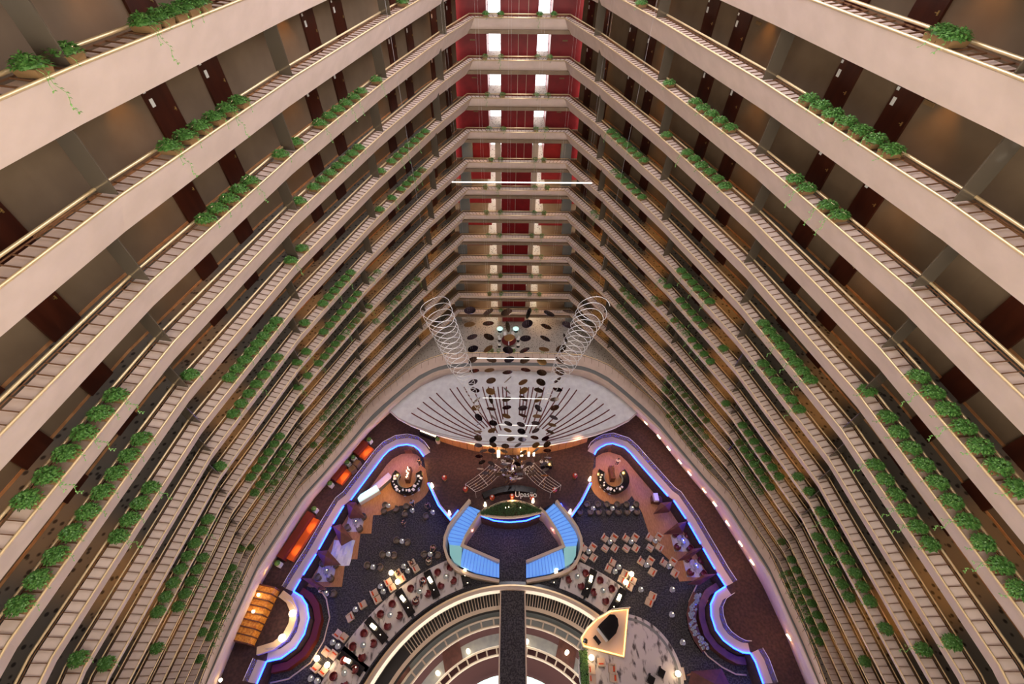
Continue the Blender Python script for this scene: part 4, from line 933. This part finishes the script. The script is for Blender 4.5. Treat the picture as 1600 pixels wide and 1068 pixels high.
for k, (x, y) in enumerate(((900, 712), (740, 722), (700, 716), (1130, 900), (1190, 1000), (1060, 760), (520, 800))):
    q = pt(x, y, ZD); spot_light('lobby_downlight', (q.x, q.y, 6.5), 260, (1, .42, .20), 1.9)
for k, (x, y) in enumerate(((740, 835), (860, 835), (797, 850))):
    q = pt(x, y, 0); point_light('rose_glow', (q.x, q.y, 1.3), 18, (1, .35, .3))
# lit buffet and reception things on the deck
t = thing('buffet_console', 'console table with glowing cream top left of the reception under the roof', 'console', pt(671, 681, ZD), math.radians(-22))
mb = MB(); mb.box((0, 0, .42), (2.3, .8, .84)); mb.obj('body', 'black', t); mb = MB(); mb.box((0, .1, .92), (2.2, .6, .12)); mb.obj('lit_top', 'warmw', t)
for k, (x, y) in enumerate(((685, 691), (903, 689))):
    t = thing('potted_plant', 'dark plant in a tan pot beside the roof edge, %s side' % ('left', 'right')[k], 'plant', pt(x, y, ZD)); mb = MB(); mb.lathe([(0, 0), (.25, 0), (.32, .7), (.26, .7), (.2, .6), (0, .6)], (0, 0, 0), 14); mb.obj('pot', 'cream', t); mb = MB(); mb.lathe([(0, 1.1), (.2, 1.05), (.26, .85), (.15, .66), (0, .6)], (0, 0, 0), 10); mb.obj('foliage', 'leaf', t)
t = thing('reception_desk', 'black rectangular desk right of the hanging sculpture foot', 'desk', pt(853, 729, ZD), 0)
mb = MB(); mb.box((0, 0, .9), (1.5, .7, .06)); mb.obj('desktop', 'black', t); mb = MB(); mb.box((0, 0, .44), (1.35, .6, .87)); mb.obj('base', 'black', t)
for k, x in enumerate((846, 854)):
    q = pt(x, 722, ZD + 1.1); t = thing('table_lamp', 'white shaded lamp on the black desk, %s one' % ('left', 'right')[k], 'lamp', (q.x, pt(853, 729, ZD).y + .1, ZD + .93)); mb = MB(); mb.lathe([(.12, .55), (.22, .25), (.21, .25), (.11, .55)], (0, 0, 0), 14); mb.obj('lamp_shade', 'white2', t); mb = MB(); mb.lathe([(0, .5), (.02, .5), (.02, .03), (.1, 0)], (0, 0, 0), 10); mb.obj('base', 'brass', t)
LB = MB(); LB.lathe([(0, .95), (.18, .90), (.30, .72), (.30, .50), (.18, .32), (.06, .28)], (0, 0, 0), 16)
lan = [((694, 744), 'left on the open deck beside the left bar'), ((727, 762), 'at the lower end of the left net frame'), ((769, 775), 'at the left end of the sign desk'), ((831, 774), 'at the right end of the sign desk'), ((867, 763), 'at the lower end of the right net frame'), ((899, 741), 'right on the open deck beside the right bar'), ((800, 773), 'in the middle of the sign desk')]
lp = None
for k, ((x, y), wh) in enumerate(lan):
    q = pt(x, y, ZD + .9); t = thing('round_lantern', 'round red and white lantern %s' % wh, 'lantern', (q.x, q.y, ZD), 0, 'round lanterns on the lobby deck')
    mb = MB(); mb.v, mb.f, mb.m = list(LB.v), list(LB.f), list(LB.m); mb.obj('lamp_shade', 'redlan', t, True)
    mb = MB(); mb.lathe([(0, .98), (.10, .965), (.12, .94)], (0, 0, 0), 12); mb.obj('cap', 'white2', t); mb = MB(); mb.lathe([(0, .3), (.04, .3), (.04, .04), (.18, .03), (.18, 0)], (0, 0, 0), 10); mb.obj('stand', 'brass', t)
for k, (x, y) in enumerate(((758, 787), (833, 781), (675, 757), (702, 800), (891, 798), (922, 747))):
    q = pt(x, y, ZD + .5); mb = MB(); mb.lathe([(0, .95), (.08, .93), (.13, .5), (.17, .05), (.17, 0), (0, 0)], (0, 0, 0), 12)
    tag(mb.obj('column_lamp', 'warmw', loc=(q.x, q.y, ZD)), 'slim white glowing column lamp %s' % ['left of the planting bed', 'right of the planting bed', 'on the wall right of the left bar', 'at the corner left of the left stair', 'at the corner right of the right stair', 'on the wall left of the right bar'][k], 'lamp', 'slim column lamps')
# sign desk and central planting bed
def arc_pts(a, m, b, z, k=24):
    A, Mm, B = pt(*a, z), pt(*m, z), pt(*b, z); return [A * (1 - u) * (1 - 2 * u) + Mm * 4 * u * (1 - u) + B * u * (2 * u - 1) for u in [i / k for i in range(k + 1)]]
up = arc_pts((750, 803), (798, 782), (847, 799), ZD + .5); dn = arc_pts((750, 803), (798, 808), (847, 799), ZD + .5)
t = thing('planting_bed', 'eye-shaped planting bed of dark green foliage with cream rim', 'planter')
mb = MB(); mb.tube(up, .13, 6); mb.tube(dn, .17, 6); mb.obj('rim', 'cream', t)
poly = [(p.x, p.y) for p in up] + [(p.x, p.y) for p in dn[-2:0:-1]]; mb = MB(); mb.prism(poly, ZD - .3, ZD + .35); mb.obj('soil', 'soil', t)
mb = MB(); R = random.Random(8)
for i in range(2600):
    j = R.randrange(1, 24); p = up[j].lerp(dn[j], R.uniform(.06, .92)) + Vector((R.uniform(-.15, .15), 0, R.uniform(-.1, .35)))
    a = R.uniform(0, 2 * PI); leaf(mb, p, Vector((math.cos(a), math.sin(a), R.uniform(-.2, .7))), Vector((R.uniform(-.4, .4), R.uniform(-.4, .4), 1)).normalized(), R.uniform(.12, .22), R.uniform(.05, .09))
mb.obj('foliage', noisy('bed_leaf', (0.008, 0.04, 0.012), (0.04, 0.13, 0.03), 5, .5), t)
for k, (x, y) in enumerate(((790, 793), (795, 792), (813, 793))):
    q = pt(x, y, ZD + 1.0); mb = MB(); mb.lathe([(0, .12), (.06, .06), (0, 0)], (0, 0, 0), 8); tag(mb.obj('garden_light', 'warmw', loc=q), 'tiny white light in the planting bed, %s from left' % ORD[k], 'light', 'lights in the planting bed'); 
q0 = pt(790, 776, ZD); t = thing('sign_desk', 'low curved black desk behind the planting bed', 'desk', (0, 0, 0))
sd = arc_pts((757, 782), (797, 771), (836, 776), ZD); P = [Vector((p.x, p.y, 0)) for p in sd]; N = normals(P); mb = MB(); mb.loft([off(P, N, 0, ZD), off(P, N, 0, ZD + .75), off(P, N, .7, ZD + .75), off(P, N, .7, ZD), off(P, N, 0, ZD)]); mb.obj('body', 'black', t)
fc = bpy.data.curves.new('lettering', 'FONT'); fc.body = 'Upasjio'; fc.size = .85; fc.extrude = .05; fo = bpy.data.objects.new('lettering', fc); C.objects.link(fo)
dg = bpy.context.evaluated_depsgraph_get(); me = bpy.data.meshes.new_from_object(fo.evaluated_get(dg)); bpy.data.objects.remove(fo)
me.materials.clear(); me.materials.append(M['white2']); fo = bpy.data.objects.new('sign_lettering', me); C.objects.link(fo); q = pt(801, 777, ZD + .8); fo.location = (q.x + .25, q.y + .1, ZD + .78); fo.rotation_euler = (.5, 0, 0)
tag(fo, 'white lettering standing on the black curved desk', 'sign')

# ---------------------------------------------------------------- stage with piano, marble circle
mc = P0(985, 1052); mb = MB(); mb.lathe([(0, .12), (5.0, .12), (5.0, 0)], (mc.x, mc.y, 0), 64); t = thing('marble_dais', 'large round white veined marble floor beside the stage', 'platform'); mb.obj('slab', 'marble', t)
mb = MB(); mb.lathe([(4.45, .125), (4.7, .125), (4.7, .135), (4.45, .135), (4.45, .125)], (mc.x, mc.y, 0), 64); mb.obj('dark_band', 'grey', t)
sp = [(983, 950), (976, 1027), (911, 1010), (907, 996), (916, 982), (932, 966), (955, 953)]
t = thing('stage', 'fan-shaped stage platform with glowing orange edges carrying the black piano', 'stage')
Vp = [P0(x, y, .5) for x, y in sp]; mb = MB(); mb.prism([(v.x, v.y) for v in Vp], .13, .5); mb.obj('platform', 'seatc', t)
cn = sum(Vp, Vector()) / len(Vp); mb = MB(); mb.tube([v.lerp(cn, .05) + Vector((0, 0, .03)) for v in Vp], .06, 5, True); mb.obj('edge_lights', 'amber', t)
mb = MB(); mb.tube([v + Vector((0, 0, .55)) for v in Vp[3:] + Vp[:1]], .04, 6); mb.tube([v for v in [Vp[0], Vp[0] + Vector((0, 0, .55))]], .04, 6); mb.obj('guard_rail', 'wire', t)
for i, v in enumerate(Vp): q = v.lerp(cn, .25); point_light('stage_light', (q.x, q.y, 1.1), 10, (1, .5, .22))
pp = P0(950, 982, .5); t = thing('grand_piano', 'black grand piano with raised lid on the stage', 'piano', (pp.x, pp.y, .5), math.radians(-52))
body = [(-.75, -.9), (.75, -.9), (.75, .1), (.45, .75), (.0, 1.05), (-.45, 1.0), (-.75, .6)]
mb = MB(); mb.prism(body, .62, 1.0); mb.obj('body', 'black', t)
mb = MB(); mb.add([(x if True else 0, y, 1.02 + (.75 - x) * .45) for x, y in body] + [(x, y, 1.06 + (.75 - x) * .45) for x, y in body], [tuple(range(7))[::-1], tuple(range(7, 14))] + [(i, (i + 1) % 7, 7 + (i + 1) % 7, 7 + i) for i in range(7)]); mb.obj('lid', 'black', t)
mb = MB(); mb.box((0, -1.0, .74), (1.35, .28, .06)); mb.obj('keyboard', 'white2', t)
for x, y in ((-.6, -.75), (.6, -.75), (0, .8)): mb = MB(); mb.box((x, y, .31), (.12, .12, .62)); mb.obj('leg', 'black', t)
q = pp + Matrix.Rotation(math.radians(-52), 3, 'Z') @ Vector((0, -1.65, 0)); mb = MB(); mb.box((0, 0, .45), (.8, .36, .1)); mb.box((-.33, 0, .2), (.06, .3, .4)); mb.box((.33, 0, .2), (.06, .3, .4)); tag(mb.obj('piano_bench', 'black', loc=(q.x, q.y, .5)), 'black piano bench in front of the piano keyboard', 'bench').rotation_euler = (0, 0, math.radians(-52))
q = P0(914, 1002, .5); mb = MB(); mb.lathe([(0, .5), (.22, .48), (.26, .1), (.2, 0)], (0, 0, 0), 12); tag(mb.obj('round_stool', 'black', loc=(q.x, q.y, .5)), 'dark round stool at the lower left stage corner', 'stool')
for k, (x, y) in enumerate(((911, 1032), (912, 1054))):
    q = P0(x, y); t = thing('hedge_planter', 'clipped green hedge in a long planter left of the marble circle, %s one' % ('upper', 'lower')[k], 'planter', (q.x, q.y, 0))
    mb = MB(); mb.box((0, 0, .25), (.75, 1.6, .5)); mb.obj('trough', 'black', t); mb = MB(); R = random.Random(k)
    for i in range(420): a = R.uniform(0, 2 * PI); leaf(mb, Vector((R.uniform(-.35, .35), R.uniform(-.8, .8), R.uniform(.5, .85))), Vector((math.cos(a), math.sin(a), .5)), Vector((R.uniform(-.5, .5), R.uniform(-.5, .5), 1)).normalized(), .16, .08)
    mb.obj('foliage', 'leaf', t)
for k, (x, y) in enumerate(((1032, 1051), (1016, 1062))):
    q = P0(x, y, .3); t = thing('lounge_chair', 'small black leather chair on the marble circle, %s one' % ('right', 'left')[k], 'chair', (q.x, q.y, .12), 1.0); mb = MB(); mb.box((0, 0, .3), (.7, .65, .3)); mb.obj('seat', 'black', t); mb = MB(); mb.box((0, .32, .6), (.7, .14, .6)); mb.obj('backrest', 'black', t)
q = P0(1059, 1052); mb = MB(); mb.box((0, 0, .055), (1.3, 1.0, .12)); tag(mb.obj('lamp_plinth', 'cream', loc=(q.x, q.y, 0)), 'cream plinth at the right rim of the marble circle', 'plinth')
q = P0(1093, 1066); mb = MB(); mb.add([(-2.6, -1.6, 1.9), (2.6, -1.6, 1.9), (1.7, 1.2, 1.9), (-1.2, 1.0, 1.9), (.3, .0, 3.0)], [(0, 1, 4), (1, 2, 4), (2, 3, 4), (3, 0, 4), (3, 2, 1, 0)]); 
for x, y in ((-2.2, -1.3), (2.2, -1.3), (1.5, 1.0), (-1.0, .85)): mb.box((x, y, .95), (.12, .12, 1.9))
tag(mb.obj('pyramid_pavilion', 'booth', loc=(q.x, q.y - .3, 0)), 'brown pyramid-roofed pavilion at the bottom edge right of the marble circle', 'pavilion')
# glasses table curve at the right niche
gm = MB(); gm.lathe([(0, 0), (.09, 0), (.02, .03), (.02, .14), (.10, .30), (.085, .30), (.0, .16)], (0, 0, 0), 10); gp = gm.obj('wine_glass', 'tglass'); R = random.Random(4); kk = 0
ct = pts([(1090, 928), (1083, 944), (1080, 962), (1083, 980), (1090, 996), (1103, 1015)], .75)
P = [Vector((p.x, p.y, 0)) for p in ct]; N = normals(P); mb = MB(); mb.loft([off(P, N, -.45, .68), off(P, N, -.45, .74), off(P, N, .45, .74), off(P, N, .45, .68), off(P, N, -.45, .68)])
t = thing('buffet_table', 'curved buffet table crowded with glassware in front of the right niche', 'table'); mb.obj('tabletop', 'booth', t); mb = MB(); mb.loft([off(P, N, -.3, 0), off(P, N, -.3, .7), off(P, N, .3, .7), off(P, N, .3, 0)]); mb.obj('base', 'black', t)
for p in resamp(ct, 30):
    for s in (0, 1):
        o = gp if kk == 0 else gp.copy()
        if kk: C.objects.link(o)
        o.location = (p.x + R.uniform(-.3, .3), p.y + R.uniform(-.1, .1), .74); sc = R.uniform(.9, 1.5); o.scale = (sc, sc, sc); tag(o, 'clear glassware on the curved buffet table by the right niche', 'glass', 'glassware on the curved buffet table'); kk += 1

# round conference table on the terrace
tc = pt(795, 531, ZT + .75); t = thing('round_table', 'round dark red table with a pale centre strip on the spotted terrace carpet', 'table', (tc.x, tc.y, ZT))
mb = MB(); mb.lathe([(0, .75), (1.0, .75), (1.0, .70), (0, .70)], (0, 0, 0), 32); mb.obj('tabletop', 'wine', t); mb = MB(); mb.box((0, 0, .765), (.12, 1.9, .02)); mb.obj('centre_strip', 'white2', t); mb = MB(); mb.lathe([(0, .7), (.3, .7), (.2, .1), (.5, 0)], (0, 0, 0), 16); mb.obj('pedestal', 'black', t)
cp = None
for k in range(8):
    a = 2 * PI * (k + .5) / 8; q = Vector((tc.x + 1.4 * math.cos(a), tc.y + 1.4 * math.sin(a), ZT))
    if cp is None:
        cp = thing('dining_chair', 'x', 'chair', (0, 0, 0), 0, 'chairs round the terrace table'); mb = MB(); mb.lathe([(0, .46), (.22, .46), (.24, .40), (.1, .36), (0, .36)], (0, 0, 0), 14); mb.obj('seat', 'white2', cp)
        mb = MB(); mb.lathe([(.24, .4), (.28, .85), (.25, .85), (.22, .42)], (0, 0, 0), 14, 0.3, PI - .3); mb.obj('backrest', 'white2', cp); mb = MB(); mb.lathe([(0, .4), (.04, .38), (.04, .05), (.22, 0)], (0, 0, 0), 10); mb.obj('base', 'black', cp); cq = cp
        cq.location = q; cq.rotation_euler = (0, 0, face(q, Vector((tc.x, tc.y, 0))))
        cq['label'] = 'white seated chair at the round terrace table, first clockwise'
    else: dup(cp, q, face(q, Vector((tc.x, tc.y, 0))), 'white seated chair at the round terrace table, %s anticlockwise from the right' % ORD[k])
for k, x in enumerate((781, 806)):
    q = pt(x, 513, ZT + .6); t = thing('round_vase_table', 'small round pale blue topped table behind the terrace table, %s one' % ('left', 'right')[k], 'table', (q.x, q.y, ZT)); mb = MB(); mb.lathe([(0, .6), (.42, .6), (.42, .55), (0, .55)], (0, 0, 0), 20); mb.obj('tabletop', 'case', t); mb = MB(); mb.lathe([(0, .55), (.06, .55), (.06, .05), (.3, 0)], (0, 0, 0), 12); mb.obj('pedestal', 'black', t)

# ---------------------------------------------------------------- hanging sculpture
SY = 21.2; SX = -.05
dm = MB(); dm.lathe([(0, .012), (.37, .012), (.39, 0), (.37, -.012), (0, -.012)], (0, 0, 0), 28)
dms = {}
for nm in ('disc', 'disc2', 'disc3'):
    me = bpy.data.meshes.new('disc'); me.from_pydata(dm.v, [], dm.f); me.materials.append(M[nm]); dms[nm] = me
R = random.Random(11)
for cidx in range(6):
    x = SX + (cidx - 2.5) * 1.32
    t = thing('disc_string', 'hanging cable strung with bronze mirror discs, %s of six from the left' % ORD[cidx], 'sculpture', (x, SY, HC - 20.2), 0, 'strings of the disc mobile')
    mb = MB(); mb.tube([(-.06, 0, 24), (-.06, 0, -26.2)], .0018, 3); mb.tube([(.06, 0, 24), (.06, 0, -26.2)], .0018, 3); mb.obj('cable', 'wire', t)
    for k in range(20):
        zz = -.35 - k * 1.27; nm = R.choice(['disc', 'disc2', 'disc', 'disc2', 'disc3'])
        o = bpy.data.objects.new('disc', dms[nm]); C.objects.link(o); o.parent = t
        dx = (R.uniform(-.12, .12) if k < 13 else R.uniform(-.4, .4)); o.location = (dx, R.uniform(-.15, .15), zz)
        o.rotation_euler = (-.12 - .028 * k + R.uniform(-.25, .15), R.choice([R.uniform(-.55, .55)] * 3 + [R.uniform(-1.4, 1.4)]), R.uniform(-.5, .5))
# dense foot of the mobile: leaning metal blades
t = thing('blade_cluster', 'tangle of slender steel blades at the foot of the disc mobile', 'sculpture', (SX, pt(797, 735, ZD + 2).y, ZD))
for i in range(70):
    a = R.uniform(0, 2 * PI); rr = R.uniform(.2, 2.3); L = R.uniform(.6, 1.1); mb = MB(); c = Vector((rr * math.cos(a) * 1.1, rr * math.sin(a) * .9, R.uniform(1.2, 3.6)))
    d = Vector((R.uniform(-1, 1), R.uniform(-1, 1), R.uniform(-1, 1))).normalized(); s_ = d.orthogonal().normalized() * .12; u = d.cross(s_).normalized() * .015
    mb.add([c - d * L / 2, c - s_ + u, c + d * L / 2, c + s_ + u, c - s_ - u, c + s_ - u], [(0, 1, 3), (1, 2, 3), (0, 5, 4), (4, 5, 2), (0, 4, 1), (1, 4, 2), (2, 5, 3), (3, 5, 0)]); mb.obj('blade', 'wire' if i % 2 else 'disc', t)
mb = MB(); mb.lathe([(0, 2.4), (.15, 2.3), (.3, 1.2), (.2, .3), (.6, 0)], (0, 0, 0), 16); mb.obj('core', 'amberp' if False else 'booth', t)
mb = MB(); mb.lathe([(0, .2), (.1, .1), (0, 0)], (0, 0, 2.4), 8); mb.obj('tip_light', 'warmw', t)
point_light('mobile_uplight', (SX, SY - .6, ZD + .8), 40, (1, .5, .25))
# spiral wire coils
for side, a, b, (ha, hb) in (('left', (679, 478), (752, 648), (19.6, 31)), ('right', (929, 478), (845, 640), (19.6, 31))):
    A, B = pt(*a, HC - ha), pt(*b, HC - hb)
    t = thing('wire_coil', 'tapering steel wire spiral hanging on the %s of the disc mobile' % side, 'sculpture')
    mb = MB(); path = []; turns = 23
    for i in range(turns * 20 + 1):
        u = i / (turns * 20); c = A.lerp(B, u); r = (1.0 - .45 * u) if u < .45 else .80 * (1 - (u - .45) / .6) ** 1.3 + .06; q = u * turns * 2 * PI; path.append(c + Vector((r * math.cos(q), r * math.sin(q), .12 * math.sin(q * 2) * (1 - u))))
    mb.tube(path, .02, 5); mb.obj('spiral', 'wire', t, True)
    mb = MB(); mb.tube([A + Vector((0, 0, 24)), A, B], .004, 3); mb.obj('cable', 'wire', t)
# white light bars carrying the strings
for k, (x0, x1, y, h) in enumerate(((706, 925, 285, 11.3), (745, 869, 560, 25.4), (754, 856, 622, 30.5), (779, 840, 664, 34.8), (778, 824, 680, 36.5))):
    A, B = pt(x0, y - .8, HC - h), pt(x1, y + .8, HC - h); B.z = A.z = HC - h
    mb = MB(); mb.tube([A, B], .03, 6); tag(mb.obj('light_bar', 'tubel'), 'thin white horizontal light bar across the mobile, %s from the top' % ORD[k], 'light bar', 'light bars of the mobile')
# curved net frames with small copper fish
for side, s in (('left', 1), ('right', -1)):
    L0 = pts([(769, 722), (752, 738), (727, 756)], ZD + 1.6); L1 = pts([(786, 733), (766, 755), (743, 768)], ZD + 1.6)
    t = thing('net_frame', 'curved wire net frame hung with copper leaves, %s of the mobile foot' % side, 'sculpture'); mb = MB()
    cur = []
    for j in range(6):
        u = j / 5; a, m_, b = [p.lerp(q, u) for p, q in zip(L0, L1)]; pa = [a * (1 - v) ** 2 + (m_ * 2 - (a + b) / 2) * 2 * v * (1 - v) + b * v * v for v in [i / 12 for i in range(13)]]
        if s < 0: pa = [Vector((-p.x, p.y, p.z)) for p in pa]
        cur.append(pa); mb.tube(pa, .022, 4)
    for i in (0, 7, 12): mb.tube([cur[0][i], cur[5][i]], .03, 4)
    for i in (0, 12):
        for j in (0, 5): q = cur[j][i]; mb.tube([q, Vector((q.x, q.y, ZD))], .02, 4)
    mb.obj('wires', 'wire', t)
    for i in range(14):
        j = R.randrange(1, 5); q = cur[j][R.randrange(1, 12)] + Vector((0, 0, -.1)); mb = MB(); leaf(mb, q, Vector((R.uniform(-1, 1), R.uniform(-1, 1), -.3)), Vector((0, 0, 1)), .32, .12); mb.obj('copper_leaf', 'disc3', t)

# ---------------------------------------------------------------- people
def skinned(name, verts, edges, radii, m, parent, lvl=1):
    me = bpy.data.meshes.new(name); me.from_pydata(verts, edges, []); me.materials.append(M[m]); o = bpy.data.objects.new(name, me); C.objects.link(o)
    md = o.modifiers.new('skin', 'SKIN'); 
    if not me.skin_vertices: 
        bm = bmesh.new(); bm.from_mesh(me); bm.verts.layers.skin.verify(); bm.to_mesh(me); bm.free()
    for i, r in enumerate(radii): me.skin_vertices[0].data[i].radius = (r, r); me.skin_vertices[0].data[i].use_root = (i == 0)
    md2 = o.modifiers.new('sub', 'SUBSURF'); md2.levels = lvl; md2.render_levels = lvl
    dgx = bpy.context.evaluated_depsgraph_get(); em = bpy.data.meshes.new_from_object(o.evaluated_get(dgx)); o.modifiers.clear(); o.data = em
    if not em.materials: em.materials.append(M[m])
    o.parent = parent; return o
def person(label, loc, rz, shirt, seated=True):
    t = thing('person', label, 'person', loc, rz)
    hz = .50 if seated else .93
    if seated: kn = [(-.10, -.45, .50), (.10, -.45, .50)]; ft = [(-.10, -.45, .08), (.10, -.45, .08)]; toe = [(-.10, -.62, .04), (.10, -.62, .04)]
    else: kn = [(-.11, -.02, .50), (.11, .02, .50)]; ft = [(-.11, .02, .08), (.11, .05, .08)]; toe = [(-.11, -.16, .04), (.11, -.12, .04)]
    V = [(0, 0, hz), (0, .0, hz + .25), (0, .01, hz + .47), (0, 0, hz + .57), (0, -.02, hz + .66), (0, -.03, hz + .76),
         (-.19, 0, hz + .46), (-.25, -.04, hz + .20), (-.20, -.24, hz + .10), (-.18, -.31, hz + .09),
         (.19, 0, hz + .46), (.25, -.04, hz + .20), (.20, -.24, hz + .10), (.18, -.31, hz + .09),
         (-.10, 0, hz - .02), kn[0], ft[0], toe[0], (.10, 0, hz - .02), kn[1], ft[1], toe[1]]
    E = [(0, 1), (1, 2), (2, 3), (3, 4), (4, 5), (2, 6), (6, 7), (7, 8), (8, 9), (2, 10), (10, 11), (11, 12), (12, 13), (0, 14), (14, 15), (15, 16), (16, 17), (0, 18), (18, 19), (19, 20), (20, 21)]
    Rr = [.13, .13, .14, .055, .085, .08, .06, .045, .035, .03, .06, .045, .035, .03, .085, .06, .04, .035, .085, .06, .04, .035]
    for s in (0, 1):
        b = 9 + 4 * s; p = Vector(V[b])
        for f in range(5):
            k = len(V); off_ = (f - 2) * .016; V.append(tuple(p + Vector((off_, -.055 if f else -.02, -.005)))); V.append(tuple(p + Vector((off_ * 1.2 + (.03 if f == 0 and not s else (-.03 if f == 0 else 0)), -.095 if f else -.05, -.02)))); E += [(b, k), (k, k + 1)]; Rr += [.008, .007]
    skinned('body', V, E, Rr, 'skin', t)
    skinned('shirt', [V[0], V[1], V[2], V[6], V[7], V[10], V[11]], [(0, 1), (1, 2), (2, 3), (3, 4), (2, 5), (5, 6)], [.145, .145, .15, .075, .06, .075, .06], shirt, t)
    skinned('trousers', [(0, 0, hz - .02), V[14], V[15], V[16], V[18], V[19], V[20]], [(0, 1), (1, 2), (2, 3), (0, 4), (4, 5), (5, 6)], [.14, .10, .075, .055, .10, .075, .055], 'trous', t)
    mb = MB(); mb.lathe([(0, .13), (.06, .11), (.10, .05), (.11, -.01), (.095, -.04)], (0, .005, hz + .74), 12); mb.obj('hair', 'hair', t, True)
    mb = MB(); mb.box((0, -.105, hz + .70), (.02, .03, .035)); mb.obj('nose', 'skin', t)
    mb = MB(); mb.box((-.03, -.098, hz + .735), (.02, .01, .01)); mb.box((.03, -.098, hz + .735), (.02, .01, .01)); mb.box((0, -.095, hz + .665), (.04, .01, .008)); mb.obj('eyes_and_mouth', 'hair', t)
    return t
def at_chair(x, y): q = P0(x, y, .4); return Vector((q.x, q.y, 0))
def seat(label, ch, tb, shirt, z=0):
    a, b = P0(*ch, .4), P0(*tb, .4); person(label, (a.x, a.y, z), face(a, b), shirt)
seat('person in pink top seated in the upper tub chair beside the stair bend', (677, 856), (673, 867), 'shirtp')
seat('person in white top seated in the lower tub chair beside the stair bend', (670, 877), (673, 867), 'shirtw')
seat('person in dark clothes in the tub chair by the curved blue wall', (668, 790), (677, 802), 'shirtk')
seat('person in dark suit seated in the topmost armchair pair on the left', (644, 879), (632, 886), 'shirtk')
seat('person in dark clothes on the second armchair pair on the left', (622, 896), (632, 890), 'shirtk')
q = P0(646, 790); person('person in pale blue shirt standing below the left bar', (q.x, q.y, 0), .6, 'shirtb', False)
q = P0(631, 822); person('person in black standing alone on the left carpet', (q.x, q.y, 0), 2.4, 'shirtk', False)
q = P0(657, 727, .1); person('person in black uniform standing behind the left bar counter', (q.x, q.y, .1), .3, 'shirtk', False)
q = P0(963, 726, .1); person('person in white shirt standing behind the right bar counter', (q.x, q.y, .1), -.3, 'shirtw', False)
q = P0(506, 925); person('person in white top standing by the table under the lowest left booth', (q.x, q.y, 0), 1.2, 'shirtw', False)
for i in (1, 3):
    c = rimq(degs[1], RV + 2.1, .10); a = math.radians(degs[1] + 12 + 90 * i + 30); q = c + Vector((math.cos(a) * .98, math.sin(a) * .98, 0)); person('person in %s seated on the second left marble platform, %s side' % (('white', 'pale blue')[i == 3], ('left', 'right')[i == 3]), (q.x, q.y, .1), face(q, c), 'shirtw' if i == 1 else 'shirtb')
